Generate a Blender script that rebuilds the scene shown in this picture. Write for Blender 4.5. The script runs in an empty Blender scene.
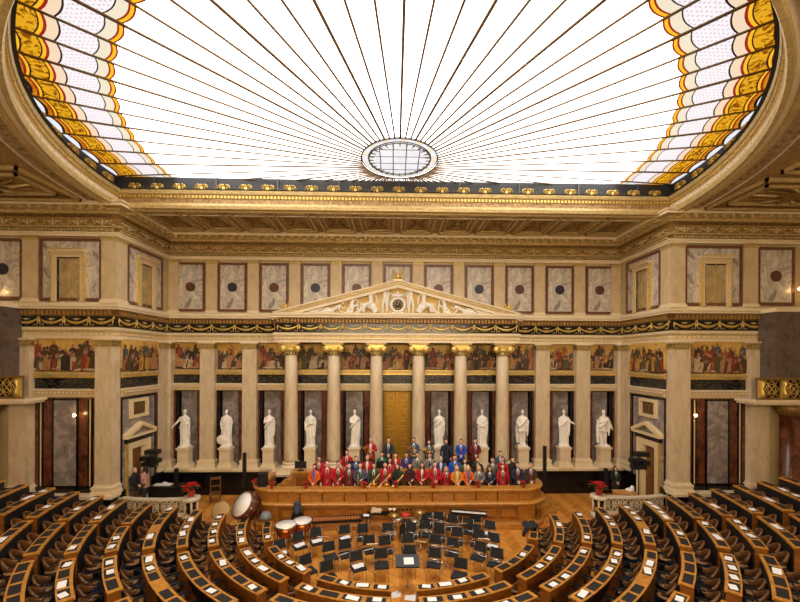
import bpy, bmesh, math, random
from math import sin, cos, pi, radians as R, sqrt, atan2, degrees
from mathutils import Vector, Matrix
random.seed(7)
SC = bpy.context.scene
COL = SC.collection

# ------------------------------------------------------------------ materials
def lin(c):
    return tuple(((v/255)/12.92 if v/255 <= .04045 else ((v/255+.055)/1.055)**2.4) for v in c)
MATS = {}
def mat(name, rgb=(200,200,200), rough=.6, metal=0., emit=None, es=1., spec=.5, var=0., vscale=6., bump=0., bscale=40., coat=0.):
    if name in MATS: return MATS[name]
    m = bpy.data.materials.new(name); m.use_nodes = True
    nt = m.node_tree; b = nt.nodes['Principled BSDF']
    c = lin(rgb)
    b.inputs['Base Color'].default_value = (*c, 1)
    b.inputs['Roughness'].default_value = rough
    b.inputs['Metallic'].default_value = metal
    b.inputs['Specular IOR Level'].default_value = spec
    b.inputs['Coat Weight'].default_value = coat
    if emit:
        b.inputs['Emission Color'].default_value = (*lin(emit), 1); b.inputs['Emission Strength'].default_value = es
    if var or bump:
        tc = nt.nodes.new('ShaderNodeTexCoord'); n = nt.nodes.new('ShaderNodeTexNoise')
        n.inputs['Scale'].default_value = vscale; n.inputs['Detail'].default_value = 5
        nt.links.new(tc.outputs['Object'], n.inputs['Vector'])
        if var:
            r = nt.nodes.new('ShaderNodeValToRGB')
            r.color_ramp.elements[0].position = .3; r.color_ramp.elements[1].position = .7
            r.color_ramp.elements[0].color = (*[max(0, v*(1-var)) for v in c], 1)
            r.color_ramp.elements[1].color = (*[min(1, v*(1+var)) for v in c], 1)
            nt.links.new(n.outputs['Fac'], r.inputs['Fac']); nt.links.new(r.outputs['Color'], b.inputs['Base Color'])
        if bump:
            n2 = nt.nodes.new('ShaderNodeTexNoise'); n2.inputs['Scale'].default_value = bscale; n2.inputs['Detail'].default_value = 3
            nt.links.new(tc.outputs['Object'], n2.inputs['Vector'])
            bp = nt.nodes.new('ShaderNodeBump'); bp.inputs['Strength'].default_value = bump; bp.inputs['Distance'].default_value = .03
            nt.links.new(n2.outputs['Fac'], bp.inputs['Height']); nt.links.new(bp.outputs['Normal'], b.inputs['Normal'])
    MATS[name] = m
    return m
def ramp_mat(name, stops, rough=.4, scale=(1,1,1), nscale=3., detail=6., dist=1.5, metal=0., kind='noise', spec=.5, rot=0.):
    """noise / wave / voronoi driven colour ramp: marbles, gilt ornament, foliage"""
    m = bpy.data.materials.new(name); m.use_nodes = True
    nt = m.node_tree; b = nt.nodes['Principled BSDF']; L = nt.links.new
    tc = nt.nodes.new('ShaderNodeTexCoord'); mp = nt.nodes.new('ShaderNodeMapping'); mp.inputs['Scale'].default_value = scale
    mp.inputs['Rotation'].default_value = (0, rot, 0)
    L(tc.outputs['Object'], mp.inputs['Vector'])
    if kind == 'noise':
        n = nt.nodes.new('ShaderNodeTexNoise'); n.inputs['Scale'].default_value = nscale; n.inputs['Detail'].default_value = detail; n.inputs['Distortion'].default_value = dist
        out = n.outputs['Fac']
    elif kind == 'wave':
        n = nt.nodes.new('ShaderNodeTexWave'); n.inputs['Scale'].default_value = nscale; n.inputs['Distortion'].default_value = dist
        n.inputs['Detail'].default_value = detail; n.inputs['Detail Scale'].default_value = 1.5; out = n.outputs['Fac']
    else:
        n = nt.nodes.new('ShaderNodeTexVoronoi'); n.inputs['Scale'].default_value = nscale; out = n.outputs['Distance']
    L(mp.outputs['Vector'], n.inputs['Vector'])
    r = nt.nodes.new('ShaderNodeValToRGB'); el = r.color_ramp.elements
    el[0].position = stops[0][0]; el[0].color = (*lin(stops[0][1]), 1)
    el[1].position = stops[-1][0]; el[1].color = (*lin(stops[-1][1]), 1)
    for p, c in stops[1:-1]:
        e = el.new(p); e.color = (*lin(c), 1)
    L(out, r.inputs['Fac']); L(r.outputs['Color'], b.inputs['Base Color'])
    b.inputs['Roughness'].default_value = rough; b.inputs['Metallic'].default_value = metal; b.inputs['Specular IOR Level'].default_value = spec
    MATS[name] = m
    return m
def glass_mat(name, rgb, es, kind=None, rgb2=None, sc=20.):
    """stained or frosted skylight pane with daylight behind it"""
    m = bpy.data.materials.new(name); m.use_nodes = True
    nt = m.node_tree; L = nt.links.new; b = nt.nodes['Principled BSDF']
    b.inputs['Base Color'].default_value = (*[v*.3 for v in lin(rgb)], 1); b.inputs['Roughness'].default_value = .35
    b.inputs['Emission Color'].default_value = (*lin(rgb), 1); b.inputs['Emission Strength'].default_value = es
    if kind:
        tc = nt.nodes.new('ShaderNodeTexCoord')
        if kind == 'dots':
            n = nt.nodes.new('ShaderNodeTexVoronoi'); n.inputs['Scale'].default_value = sc; n.inputs['Randomness'].default_value = .15; out = n.outputs['Distance']
            pos = (.16, .26)
        elif kind == 'orn':
            n = nt.nodes.new('ShaderNodeTexNoise'); n.inputs['Scale'].default_value = sc; n.inputs['Detail'].default_value = 2.; n.inputs['Distortion'].default_value = 2.5; out = n.outputs['Fac']
            pos = (.43, .5)
        else:
            n = nt.nodes.new('ShaderNodeTexNoise'); n.inputs['Scale'].default_value = sc; n.inputs['Detail'].default_value = 4.; out = n.outputs['Fac']
            pos = (.3, .6)
        L(tc.outputs['Object'], n.inputs['Vector'])
        r = nt.nodes.new('ShaderNodeValToRGB'); e = r.color_ramp.elements
        e[0].position = pos[0]; e[0].color = (*lin(rgb2), 1); e[1].position = pos[1]; e[1].color = (*lin(rgb), 1)
        L(out, r.inputs['Fac']); L(r.outputs['Color'], b.inputs['Emission Color'])
    MATS[name] = m
    return m

cream = mat('cream_stone', (212,188,146), .5, var=.07, vscale=1.2)
cream2 = mat('pale_stone_trim', (224,204,168), .5, var=.05, vscale=2)
warmwall = mat('warm_wall_plaster', (190,168,122), .6, var=.08, vscale=1.)
stone_col = ramp_mat('column_stone', [(.3,(188,164,130)), (.5,(206,184,150)), (.75,(216,198,166))], .4, (1,1,.35), 4., 6, .8)
gold = mat('gilding', (218,184,98), .36, .55, var=.25, vscale=14)
gold2 = mat('pale_gilding', (194,168,112), .5, .25, var=.2, vscale=9)
goldd = mat('dull_gilding', (142,110,56), .5, .5, var=.35, vscale=16)
olive = ramp_mat('carved_olive_gilt', [(.35,(70,56,26)), (.5,(150,124,66)), (.65,(196,170,104))], .5, (1,1,1), 14., 3, .5, .3)
black = mat('black_marble', (16,15,17), .22, var=.5, vscale=3)
blackv = ramp_mat('veined_black_marble', [(.42,(20,19,20)), (.52,(34,32,31)), (.58,(90,82,70)), (.64,(24,22,22))], .25, (1,1,3), 3., 8, 2.)
marb_w = ramp_mat('white_veined_marble', [(.3,(120,112,104)), (.4,(172,162,148)), (.47,(206,194,176)), (.53,(168,158,144)), (.6,(214,202,184)), (.75,(190,178,160))], .3, (1.2,1,.7), 1.7, 8, .9)
marb_g = ramp_mat('grey_marble', [(.3,(112,102,98)), (.5,(138,126,122)), (.62,(164,152,146)), (.75,(124,112,108))], .25, (1,1,1), 2.2, 9, 1.2)
marb_r = ramp_mat('red_brown_marble', [(.3,(62,34,22)), (.5,(98,54,34)), (.66,(116,68,46)), (.8,(80,44,30))], .2, (1,1,.7), 2.4, 9, 1.6)
marb_p = ramp_mat('purple_brown_marble', [(.3,(88,50,32)), (.6,(118,74,50)), (.8,(98,60,40))], .35, (1,1,1), 6., 6, 1.)
disc_r = mat('porphyry_disc', (96,54,42), .35, var=.2, vscale=12)
disc_b = mat('dark_blue_disc', (42,44,54), .35, var=.2, vscale=12)
white_m = mat('white_statue_marble', (238,232,220), .5, var=.04, vscale=4)
white_b = mat('white_relief', (226,218,200), .55, var=.05, vscale=6)
ped = mat('pedestal_stone', (218,196,162), .5, var=.06, vscale=3)
wood = ramp_mat('honey_oak', [(.25,(130,82,30)), (.5,(168,110,44)), (.75,(188,128,56))], .34, (1,1,7), 3., 6, .6)
wood_d = ramp_mat('dark_honey_oak', [(.25,(96,52,14)), (.55,(134,78,24)), (.8,(152,92,34))], .38, (1,1,6), 3., 6, .6)
wood_h = ramp_mat('polished_desk_oak', [(.25,(144,94,34)), (.5,(184,126,50)), (.75,(204,146,64))], .3, (2,2,2), 4., 6, .8)
wood_s = mat('brown_chair_wood', (104,68,36), .4, var=.25, vscale=8)
leather = mat('tan_leather', (150,116,78), .5, var=.1)
carpet = mat('navy_carpet', (34,40,58), .95, var=.2, vscale=20, spec=.1)
padb = mat('black_desk_pad', (22,22,24), .6)
panelb = mat('black_panel', (17,15,15), .55)
paper = mat('white_paper', (236,236,238), .7)
blackf = mat('black_fabric', (28,29,32), .85, var=.1, vscale=30)
blackp = mat('black_plastic', (20,20,22), .45)
chrome = mat('chrome_tube', (190,180,165), .25, .9)
silver = mat('silver_instrument', (225,220,215), .22, .8)
brass = mat('brass', (226,176,84), .25, .9)
copper = mat('copper_kettle', (190,104,48), .3, .85)
drumw = mat('white_drumhead', (235,232,226), .5)
bdw = mat('drum_shell_brown', (92,44,24), .3)
red_f = mat('poinsettia_red', (206,16,30), .6, var=.15, vscale=20)
leafg = mat('leaf_green', (36,74,30), .6)
pot_r = mat('red_pot', (190,52,30), .5)
skin = mat('skin', (224,176,150), .55)
hair_d = mat('dark_hair', (44,30,22), .8); hair_b = mat('blond_hair', (182,140,84), .75); hair_g = mat('grey_hair', (150,145,140), .8)
eye_m = mat('dark_eye', (24,18,16), .3)
glow = mat('lamp_bulb', (255,230,180), .4, emit=(255,214,150), es=25.)
blackt = mat('black_metal', (14,14,15), .5, .3)
bluebag = mat('blue_grey_bag', (60,62,78), .8)
beige = mat('beige_cloth', (190,170,140), .8)

# herringbone-like parquet
def parquet():
    m = bpy.data.materials.new('oak_parquet'); m.use_nodes = True
    nt = m.node_tree; b = nt.nodes['Principled BSDF']; L = nt.links.new
    tc = nt.nodes.new('ShaderNodeTexCoord'); sep = nt.nodes.new('ShaderNodeSeparateXYZ'); L(tc.outputs['Object'], sep.inputs[0])
    def M(op, a, b_=None, c=None):
        n = nt.nodes.new('ShaderNodeMath'); n.operation = op
        for i, v in enumerate((a, b_, c)):
            if v is None: continue
            if isinstance(v, (int, float)): n.inputs[i].default_value = v
            else: L(v, n.inputs[i])
        return n.outputs[0]
    # zigzag columns: strips of 0.42 m, boards slanting alternately
    col = M('FLOOR', M('DIVIDE', sep.outputs['X'], .42))
    fx = M('FRACT', M('DIVIDE', sep.outputs['X'], .42))
    odd = M('MODULO', M('ABSOLUTE', col), 2.)
    slant = M('SUBTRACT', M('MULTIPLY', odd, 2.), 1.)
    yy = M('ADD', sep.outputs['Y'], M('MULTIPLY', M('MULTIPLY', M('SUBTRACT', fx, .5), slant), .42))
    row = M('FLOOR', M('DIVIDE', yy, .12)); fy = M('FRACT', M('DIVIDE', yy, .12))
    wn = nt.nodes.new('ShaderNodeTexWhiteNoise'); wn.noise_dimensions = '2D'
    cb = nt.nodes.new('ShaderNodeCombineXYZ'); L(col, cb.inputs[0]); L(row, cb.inputs[1]); L(cb.outputs[0], wn.inputs['Vector'])
    edge = M('GREATER_THAN', fy, .93)
    f = M('SUBTRACT', M('ADD', M('MULTIPLY', wn.outputs['Value'], .55), M('MULTIPLY', odd, .4)), M('MULTIPLY', edge, .4))
    r = nt.nodes.new('ShaderNodeValToRGB'); e = r.color_ramp.elements
    e[0].position = 0; e[0].color = (*lin((180,110,38)), 1); e[1].position = 1; e[1].color = (*lin((232,162,74)), 1)
    L(f, r.inputs['Fac']); L(r.outputs['Color'], b.inputs['Base Color']); b.inputs['Roughness'].default_value = .3
    return m
parq = parquet()

# ------------------------------------------------------------------ mesh builder
class MB:
    def __init__(s): s.v = []; s.f = []; s.m = []; s.sm = []
    def add(s, vs, fs, m=0, smooth=False):
        o = len(s.v); s.v += [tuple(v) for v in vs]
        for f in fs: s.f.append([i+o for i in f]); s.m.append(m); s.sm.append(smooth)
        return s
    def box(s, x0, x1, y0, y1, z0, z1, m=0):
        return s.add([(x0,y0,z0),(x1,y0,z0),(x1,y1,z0),(x0,y1,z0),(x0,y0,z1),(x1,y0,z1),(x1,y1,z1),(x0,y1,z1)],
              [(0,3,2,1),(4,5,6,7),(0,1,5,4),(1,2,6,5),(2,3,7,6),(3,0,4,7)], m)
    def obox(s, c, h, M=None, m=0):
        vs = [Vector((a*h[0], b*h[1], d*h[2])) for d in (-1,1) for a, b in ((-1,-1),(1,-1),(1,1),(-1,1))]
        if M is None: M = Matrix()
        vs = [(M @ v)+Vector(c) for v in vs]
        return s.add(vs, [(0,3,2,1),(4,5,6,7),(0,1,5,4),(1,2,6,5),(2,3,7,6),(3,0,4,7)], m)
    def lathe(s, cx, cy, prof, n=20, m=0, smooth=True, flute=0., a0=0., M=None, cap=True):
        vs = []
        for r, z in prof:
            for i in range(n):
                a = 2*pi*i/n+a0; rr = r*(1-(flute if i % 2 else 0))
                vs.append((cx+rr*cos(a), cy+rr*sin(a), z))
        if M is not None: vs = [M @ Vector(v) for v in vs]
        fs = []
        for k in range(len(prof)-1):
            for i in range(n):
                j = (i+1) % n
                fs.append((k*n+i, k*n+j, (k+1)*n+j, (k+1)*n+i))
        s.add(vs, fs, m, smooth)
        if cap:
            o = len(s.v)-len(vs)
            s.f.append([o+i for i in range(n)][::-1]); s.m.append(m); s.sm.append(False)
            s.f.append([o+(len(prof)-1)*n+i for i in range(n)]); s.m.append(m); s.sm.append(False)
        return s
    def tube(s, pts, rad, n=6, m=0, smooth=True, sq=1.):
        pts = [Vector(p) for p in pts]; N = len(pts)
        if not isinstance(rad, (list, tuple)): rad = [rad]*N
        vs = []; u = None
        for i, p in enumerate(pts):
            t = (pts[min(i+1,N-1)]-pts[max(i-1,0)])
            if t.length < 1e-9: t = Vector((0,0,1))
            t.normalize()
            if u is None:
                u = t.cross(Vector((0,0,1)));
                if u.length < .1: u = t.cross(Vector((1,0,0)))
            else: u = u-t*u.dot(t)
            u.normalize(); w = t.cross(u)
            for k in range(n):
                a = 2*pi*k/n
                vs.append(p+u*cos(a)*rad[i]+w*sin(a)*rad[i]*sq)
        fs = [(i*n+k, i*n+(k+1) % n, (i+1)*n+(k+1) % n, (i+1)*n+k) for i in range(N-1) for k in range(n)]
        s.add(vs, fs, m, smooth)
        o = len(s.v)-len(vs)
        s.f.append([o+i for i in range(n)][::-1]); s.m.append(m); s.sm.append(False)
        s.f.append([o+(N-1)*n+i for i in range(n)]); s.m.append(m); s.sm.append(False)
        return s
    def ball(s, c, r, m=0, n=10, k=6, M=None):
        if not isinstance(r, (list, tuple)): r = (r, r, r)
        vs = []; fs = []
        for j in range(k+1):
            ph = -pi/2+pi*j/k
            for i in range(n):
                a = 2*pi*i/n
                v = Vector((r[0]*cos(ph)*cos(a), r[1]*cos(ph)*sin(a), r[2]*sin(ph)))
                if M is not None: v = M @ v
                vs.append(v+Vector(c))
        for j in range(k):
            for i in range(n):
                fs.append((j*n+i, j*n+(i+1) % n, (j+1)*n+(i+1) % n, (j+1)*n+i))
        return s.add(vs, fs, m, True)
    def prism(s, poly, a, b, axis='y', m=0):
        """polygon extruded between a and b along an axis; poly in the two other coordinates"""
        n = len(poly)
        def P(p, t):
            return (p[0], t, p[1]) if axis == 'y' else ((p[0], p[1], t) if axis == 'z' else (t, p[0], p[1]))
        vs = [P(p, a) for p in poly]+[P(p, b) for p in poly]
        fs = [tuple(range(n))[::-1], tuple(range(n, 2*n))]+[(i, (i+1) % n, n+(i+1) % n, n+i) for i in range(n)]
        return s.add(vs, fs, m)
    def build(s, name, mats, parent=None, loc=None, recalc=True, **props):
        me = bpy.data.meshes.new(name)
        me.from_pydata([tuple(v) for v in s.v], [], s.f)
        if not isinstance(mats, (list, tuple)): mats = [mats]
        for mm in mats: me.materials.append(mm)
        for p, i, q in zip(me.polygons, s.m, s.sm): p.material_index = i; p.use_smooth = q
        if recalc:
            bm = bmesh.new(); bm.from_mesh(me); bmesh.ops.remove_doubles(bm, verts=bm.verts, dist=1e-5)
            bmesh.ops.recalc_face_normals(bm, faces=bm.faces); bm.to_mesh(me); bm.free()
        o = bpy.data.objects.new(name, me); COL.objects.link(o)
        if loc: o.location = loc
        if parent: o.parent = parent
        for k, v in props.items(): o[k] = v
        return o
def struct(name, mb, mats, **k):
    return mb.build(name, mats, kind='structure', **k)
def E(name, label, cat, loc=(0,0,0), rz=0., group=None, s=1.):
    o = bpy.data.objects.new(name, None); COL.objects.link(o); o.empty_display_size = .2
    o.location = loc; o.rotation_euler = (0,0,rz); o.scale = (s,s,s)
    o['label'] = label; o['category'] = cat
    if group: o['group'] = group
    return o
def T(o, label, cat, group=None):
    o['label'] = label; o['category'] = cat
    if group: o['group'] = group
    return o
KIDS = {}
def kids(o):
    return [c for c in COL.objects if c.parent == o] if o.name not in KIDS else KIDS[o.name]
def freeze(o):   # remember the children of a template so copying stays quick
    def rec(x):
        KIDS[x.name] = [c for c in COL.objects if c.parent == x]
        for c in KIDS[x.name]: rec(c)
    rec(o)
def dup(o, loc=None, rz=None, label=None, group=None, parent=None, s=None):
    c = o.copy(); COL.objects.link(c); c.parent = parent
    KIDS[c.name] = [dup(k, parent=c) for k in KIDS.get(o.name, [])]
    if loc is not None: c.location = loc
    if rz is not None: c.rotation_euler = (0,0,rz)
    if s is not None: c.scale = (s,s,s) if isinstance(s, (int, float)) else s
    if label: c['label'] = label
    if group: c['group'] = group
    return c
class Stamp:
    """first call places the template itself, later calls copy it"""
    def __init__(s, tmpl): s.t = tmpl; s.n = 0; freeze(tmpl)
    def put(s, loc, rz, label, group=None, sc=None):
        s.n += 1
        if s.n == 1:
            o = s.t; o.location = loc; o.rotation_euler = (0,0,rz); o['label'] = label
            if group: o['group'] = group
            if sc is not None: o.scale = (sc,sc,sc) if isinstance(sc, (int, float)) else sc
            return o
        return dup(s.t, loc, rz, label, group, s=sc if sc is not None else 1.)
ORD = ['first','second','third','fourth','fifth','sixth','seventh','eighth','ninth','tenth','eleventh','twelfth','thirteenth','fourteenth','fifteenth','sixteenth','seventeenth','eighteenth','nineteenth','twentieth']
def ordn(i):
    if i < 20: return ORD[i]
    return 'twenty-'+ORD[i-20] if i < 29 else ('thirtieth' if i == 29 else 'thirty-'+ORD[i-30])
def sweep(mb, path, prof, mi=None, closed=False):
    """moulding: profile (outward, z) carried along a plan path, outward = right of travel"""
    N = len(path); P = [Vector(p) for p in path]
    nrm = []
    segs = N if closed else N-1
    for i in range(segs):
        d = (P[(i+1) % N]-P[i]).normalized(); nrm.append(Vector((d.y, -d.x)))
    def off(i, d):
        if closed: a, b = nrm[i-1], nrm[i]
        else: a, b = nrm[max(i-1,0)], nrm[min(i,segs-1)]
        return P[i]+(a+b)*(d/(1+a.dot(b)))
    vs = []
    for i in range(N):
        for o, z in prof:
            q = off(i, o); vs.append((q.x, q.y, z))
    K = len(prof)
    for i in range(segs):
        j = (i+1) % N
        for k in range(K-1):
            s_ = 0 if mi is None else mi[k]
            mb.add([vs[i*K+k], vs[j*K+k], vs[j*K+k+1], vs[i*K+k+1]], [(0,1,2,3)], s_)
    return mb
def along(path, step, inset=.1, off=0.):
    """points at equal steps along each straight run, with outward normal angle"""
    out = []
    for a, b in zip(path[:-1], path[1:]):
        a, b = Vector(a), Vector(b); L = (b-a).length; d = (b-a)/L; n = Vector((d.y, -d.x))
        k = max(1, int(round((L-2*inset)/step)))
        for i in range(k):
            p = a+d*(inset+(L-2*inset)*(i+.5)/k)+n*off
            out.append((p, d, n, (L-2*inset)/k))
    return out
FILL, SIDE, EXPO = 480, 0, 0.58
# ------------------------------------------------------------------ room shell
XR, YF, YB = 12.0, 16.6, 20.3      # return walls, side front walls, back wall face
CZ = 13.5                          # ceiling
RC, RY = 11.8, 16.5               # skylight opening: radius, straight edge

f = MB(); f.box(-18.6, 18.6, -4, 21.4, -.3, 0); struct('floor', f, parq)
w = MB()
w.box(-12.9, 12.9, 21.0, 21.4, 0, 13.9)
w.box(-12, 12, 20.45, 21.0, 9.0, 13.6, 0)
struct('wall_back', w, [warmwall])
def side_walls(s):
    def bx(mb, x0, x1, *a, **k): mb.box(min(s*x0,s*x1), max(s*x0,s*x1), *a, **k)
    w = MB()
    bx(w, 12.9, 18.6, 16.75, 17.15, 0, 13.9)               # front-facing side wall
    bx(w, 12.0, 12.9, 16.9, 17.5, 0, 7.9); bx(w, 12.72, 12.9, 16.75, 16.9, 0, 13.9); bx(w, 12.0, 12.9, 18.45, 21.4, 0, 7.9); bx(w, 12.0, 12.9, 17.5, 18.45, 3.2, 7.9)
    bx(w, 12.85, 12.9, 17.5, 18.45, 0, 3.4)
    bx(w, 12.0, 12.9, 17.2, 21.4, 7.9, 13.9); bx(w, 12.0, 12.66, 16.75, 17.2, 7.9, 9.3); bx(w, 12.0, 12.66, 16.75, 17.2, 12.2, 13.9); bx(w, 12.5, 12.66, 16.75, 17.2, 9.3, 12.2)
    struct('wall_left' if s < 0 else 'wall_right', w, [warmwall])
    w = MB(); bx(w, 18.2, 18.6, -4, 16.75, 0, 13.9)
    struct('wall_left' if s < 0 else 'wall_right', w, [warmwall])
for s in (-1, 1): side_walls(s)
w = MB(); w.box(-18.6, 18.6, -4.3, -4, 0, 13.9); struct('wall_front', w, [warmwall])

# ceiling with the semicircular opening
ceil_m = ramp_mat('gilded_coffer_ceiling', [(.3,(112,84,46)), (.5,(156,122,72)), (.62,(192,158,102)), (.75,(128,98,56))], .5, (1,1,1), 5., 3, 2.5, .25)
c = MB()
def rect_hit(a):
    dx, dy = cos(a), sin(a); t = 1e9
    if abs(dx) > 1e-6: t = min(t, 18.6/abs(dx))
    if dy < -1e-6: t = min(t, (RY+4)/abs(dy))
    return (dx*t, RY+dy*t)
ca = sorted({round(v, 6) for v in [pi+pi*i/72 for i in range(73)]+[pi+atan2(RY+4, 18.6), 2*pi-atan2(RY+4, 18.6)]})
for a, b in zip(ca[:-1], ca[1:]):
    p, q = (RC*cos(a), RY+RC*sin(a)), (RC*cos(b), RY+RC*sin(b)); r_, t_ = rect_hit(b), rect_hit(a)
    for z in (CZ, CZ+.4): c.add([(*p,z), (*q,z), (*r_,z), (*t_,z)], [(0,1,2,3)])
c.box(-18.6, -RC, RY, 21.4, CZ, CZ+.4); c.box(RC, 18.6, RY, 21.4, CZ, CZ+.4); c.box(-RC, RC, RY, 21.4, CZ, CZ+.4)
# the well above the opening and its lid
arc = [(RC*cos(a), RY+RC*sin(a)) for a in [pi+pi*i/90 for i in range(91)]]
well = [(-12.15, 16.9)]+[(12.15*cos(a), 16.5+12.15*sin(a)) for a in [pi+pi*i/90 for i in range(91)]]+[(12.15, 16.9)]
struct('ceiling', c, [ceil_m], recalc=False)
# path whose outward (right-hand) side is the inside of the opening
opening = [(RC, RY)]+[(RC*cos(a), RY+RC*sin(a)) for a in [2*pi-pi*i/90 for i in range(1, 91)]]
opening = opening[::-1]            # from -X round to +X ; right-hand side?
def orient(path, inside):
    """make inside point lie on the right-hand side of the closed path"""
    A = sum(p[0]*q[1]-q[0]*p[1] for p, q in zip(path, path[1:]+path[:1]))
    return path[::-1] if A > 0 else path     # clockwise path: right side is the inside
opening = orient(opening, (0, 10))
t = MB()   # stepped gilt frame of the skylight
sweep(t, opening, [(-.95,CZ-.02),(-.95,CZ-.07),(-.9,CZ-.07),(-.9,CZ-.03),(-.42,CZ-.03),(-.42,CZ-.12),(-.3,CZ-.12),(-.26,CZ-.04),(-.14,CZ-.04),(-.1,CZ-.1),(.0,CZ-.1),(.04,CZ+.02),(.02,CZ+.12),(-.04,CZ+.14),(-.04,CZ+.3),(.02,CZ+.32),(.02,CZ+.46),(.09,CZ+.5),(.12,CZ+.6),(.1,CZ+.66),(-.42,CZ+.68)],
      [0,0,0,3,0,1,1,0,1,1,1,1,0,0,0,2,1,1,1,1], closed=True)
o = struct('trim_1', t, [cream2, gold2, goldd, ramp_mat('mottled_soffit', [(.3,(120,92,56)), (.6,(176,150,112)), (.8,(140,112,74))], .6, (1,1,1), 6., 3, 1.)])
t = MB()   # bead rows of the frame: dentil beads and studs
cl = opening+[opening[0]]
for p, d, n, st in along(cl, .15, 0, 0):
    if True:
        q = p+n*.03; a = atan2(d.y, d.x); M = Matrix.Rotation(a, 3, 'Z')
        t.obox((q.x, q.y, CZ+.39), (st*.28, .03, .055), M, 0)
run = 0.; last = -1
for p, d, n, st in along(cl, .42, 0, 0):
    q = p-n*.66; t.ball((q.x, q.y, CZ-.04), (.07,.07,.03), 1, 6, 4)
    q = p-n*.06; t.ball((q.x, q.y, CZ+.22), (.035,.035,.035), 1, 6, 4)
struct('trim_2', t, [gold, goldd])
t = MB()   # dark upstand behind the lip, with fine vertical bars
sweep(t, orient(well, None), [(0,CZ+.6),(0,CZ+1.55)], [0], closed=True)
sweep(t, orient(well, None), [(.55,CZ+.67),(0,CZ+.66)], [0], closed=True)
for i in range(240):
    x = -11.9+23.8*(i+.5)/240
    if (i//12) % 3 != 1: t.box(x-.012, x+.012, 16.86, 16.9, CZ+.7, CZ+1.0, 1)
for i in range(9): t.box(-10.6+i*2.65, -10.55+i*2.65, 16.84, 16.9, CZ+.7, CZ+1.5, 1)
struct('trim_3', t, [mat('dark_grey_upstand', (40,40,42), .6), mat('grey_bars', (92,90,86), .5, .4)])
t = MB(); t.box(-12.4, 12.4, 4, 17.2, CZ+1.75, CZ+1.85); struct('ceiling', t, [mat('roof_void', (60,60,62), .9)])

# soffit coffers over the stage, and relief panels on the flat ceiling beside the skylight
t = MB()
for i in range(12):
    x0 = -11.3+i*1.9; x1 = x0+1.62
    if x1 > 11.4: break
    for a, b, h in ((0,.1,.1), (.22,.28,.06)):
        y0, y1 = 16.95, 19.5
        t.box(x0+a, x1-a, y0+a, y0+b+.02, CZ-h, CZ, 0); t.box(x0+a, x1-a, y1-b-.02, y1-a, CZ-h, CZ, 0)
        t.box(x0+a, x0+b, y0+a, y1-a, CZ-h, CZ, 0); t.box(x1-b, x1-a, y0+a, y1-a, CZ-h, CZ, 0)
    cx = (x0+x1)/2
    for sx in (-1, 1):
        for sy in (-1, 1):
            t.tube([(cx, 18.22, CZ-.04), (cx+sx*.25, 18.22+sy*.3, CZ-.06), (cx+sx*.42, 18.22+sy*.75, CZ-.04)], [.05,.06,.03], 5, 1)
    t.lathe(cx, 18.22, [(.02,CZ-.09),(.16,CZ-.07),(.2,CZ)], 10, 1)
    for sy in (17.12, 19.3): t.box(x0+.3, x1-.3, sy-.04, sy+.04, CZ-.05, CZ, 1)
for s in (-1, 1):
    for x0, x1, y0, y1 in ((12.9,17.9,13.2,15.9), (12.9,17.9,9.6,12.7), (12.9,17.9,6.,9.1)):
        for a, h, m_ in ((0,.12,0), (.22,.07,1), (.5,.1,0)):
            X0, X1, Y0, Y1 = x0+a, x1-a, y0+a, y1-a
            xs = sorted((s*X0, s*X1))
            t.box(xs[0], xs[1], Y0, Y0+.09, CZ-h, CZ, m_); t.box(xs[0], xs[1], Y1-.09, Y1, CZ-h, CZ, m_)
            t.box(xs[0], xs[0]+.09, Y0, Y1, CZ-h, CZ, m_); t.box(xs[1]-.09, xs[1], Y0, Y1, CZ-h, CZ, m_)
        cx, cy = s*(x0+x1)/2, (y0+y1)/2
        t.lathe(cx, cy, [(.1,CZ-.12),(.3,CZ-.06),(.42,CZ-.08),(.48,CZ)], 14, 1)
        for k in range(12):
            a = 2*pi*k/12; rx, ry = 1.7, .75
            t.tube([(cx+.5*cos(a), cy+.45*sin(a), CZ-.04), (cx+rx*.6*cos(a+.15), cy+ry*.7*sin(a+.15), CZ-.08), (cx+rx*cos(a), cy+ry*sin(a), CZ-.03)], [.04,.07,.04], 5, k % 2)
struct('trim_4', t, [gold2, goldd])

# ------------------------------------------------------------------ lower entablature
LP = [(-18.3,16.6),(-12,16.6),(-12,20.2),(-6.1,20.2),(-6.1,19.4),(6.1,19.4),(6.1,20.2),(12,20.2),(12,16.6),(18.3,16.6)]
t = MB(); sweep(t, LP, [(-.5,7.87),(.06,7.87),(.06,8.0),(.09,8.02),(.09,8.12),(.1,8.13),(.1,8.22),(.13,8.24),(.13,8.33),(.04,8.37)], [0,0,0,0,1,1,0,0,1])
struct('trim_5', t, [cream2, gold2])
t = MB()
for p, d, n, st in along(LP, .22, .06): 
    q = p+n*.11; M = Matrix.Rotation(atan2(d.y, d.x), 3, 'Z'); t.obox((q.x, q.y, 8.075), (.03,.02,.03), M, 0)
struct('trim_6', t, [gold])
t = MB(); sweep(t, LP, [(.04,8.36),(.04,8.82)], [0]); struct('trim_7', t, [black])
t = MB()   # gilt swags on the black band
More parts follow.
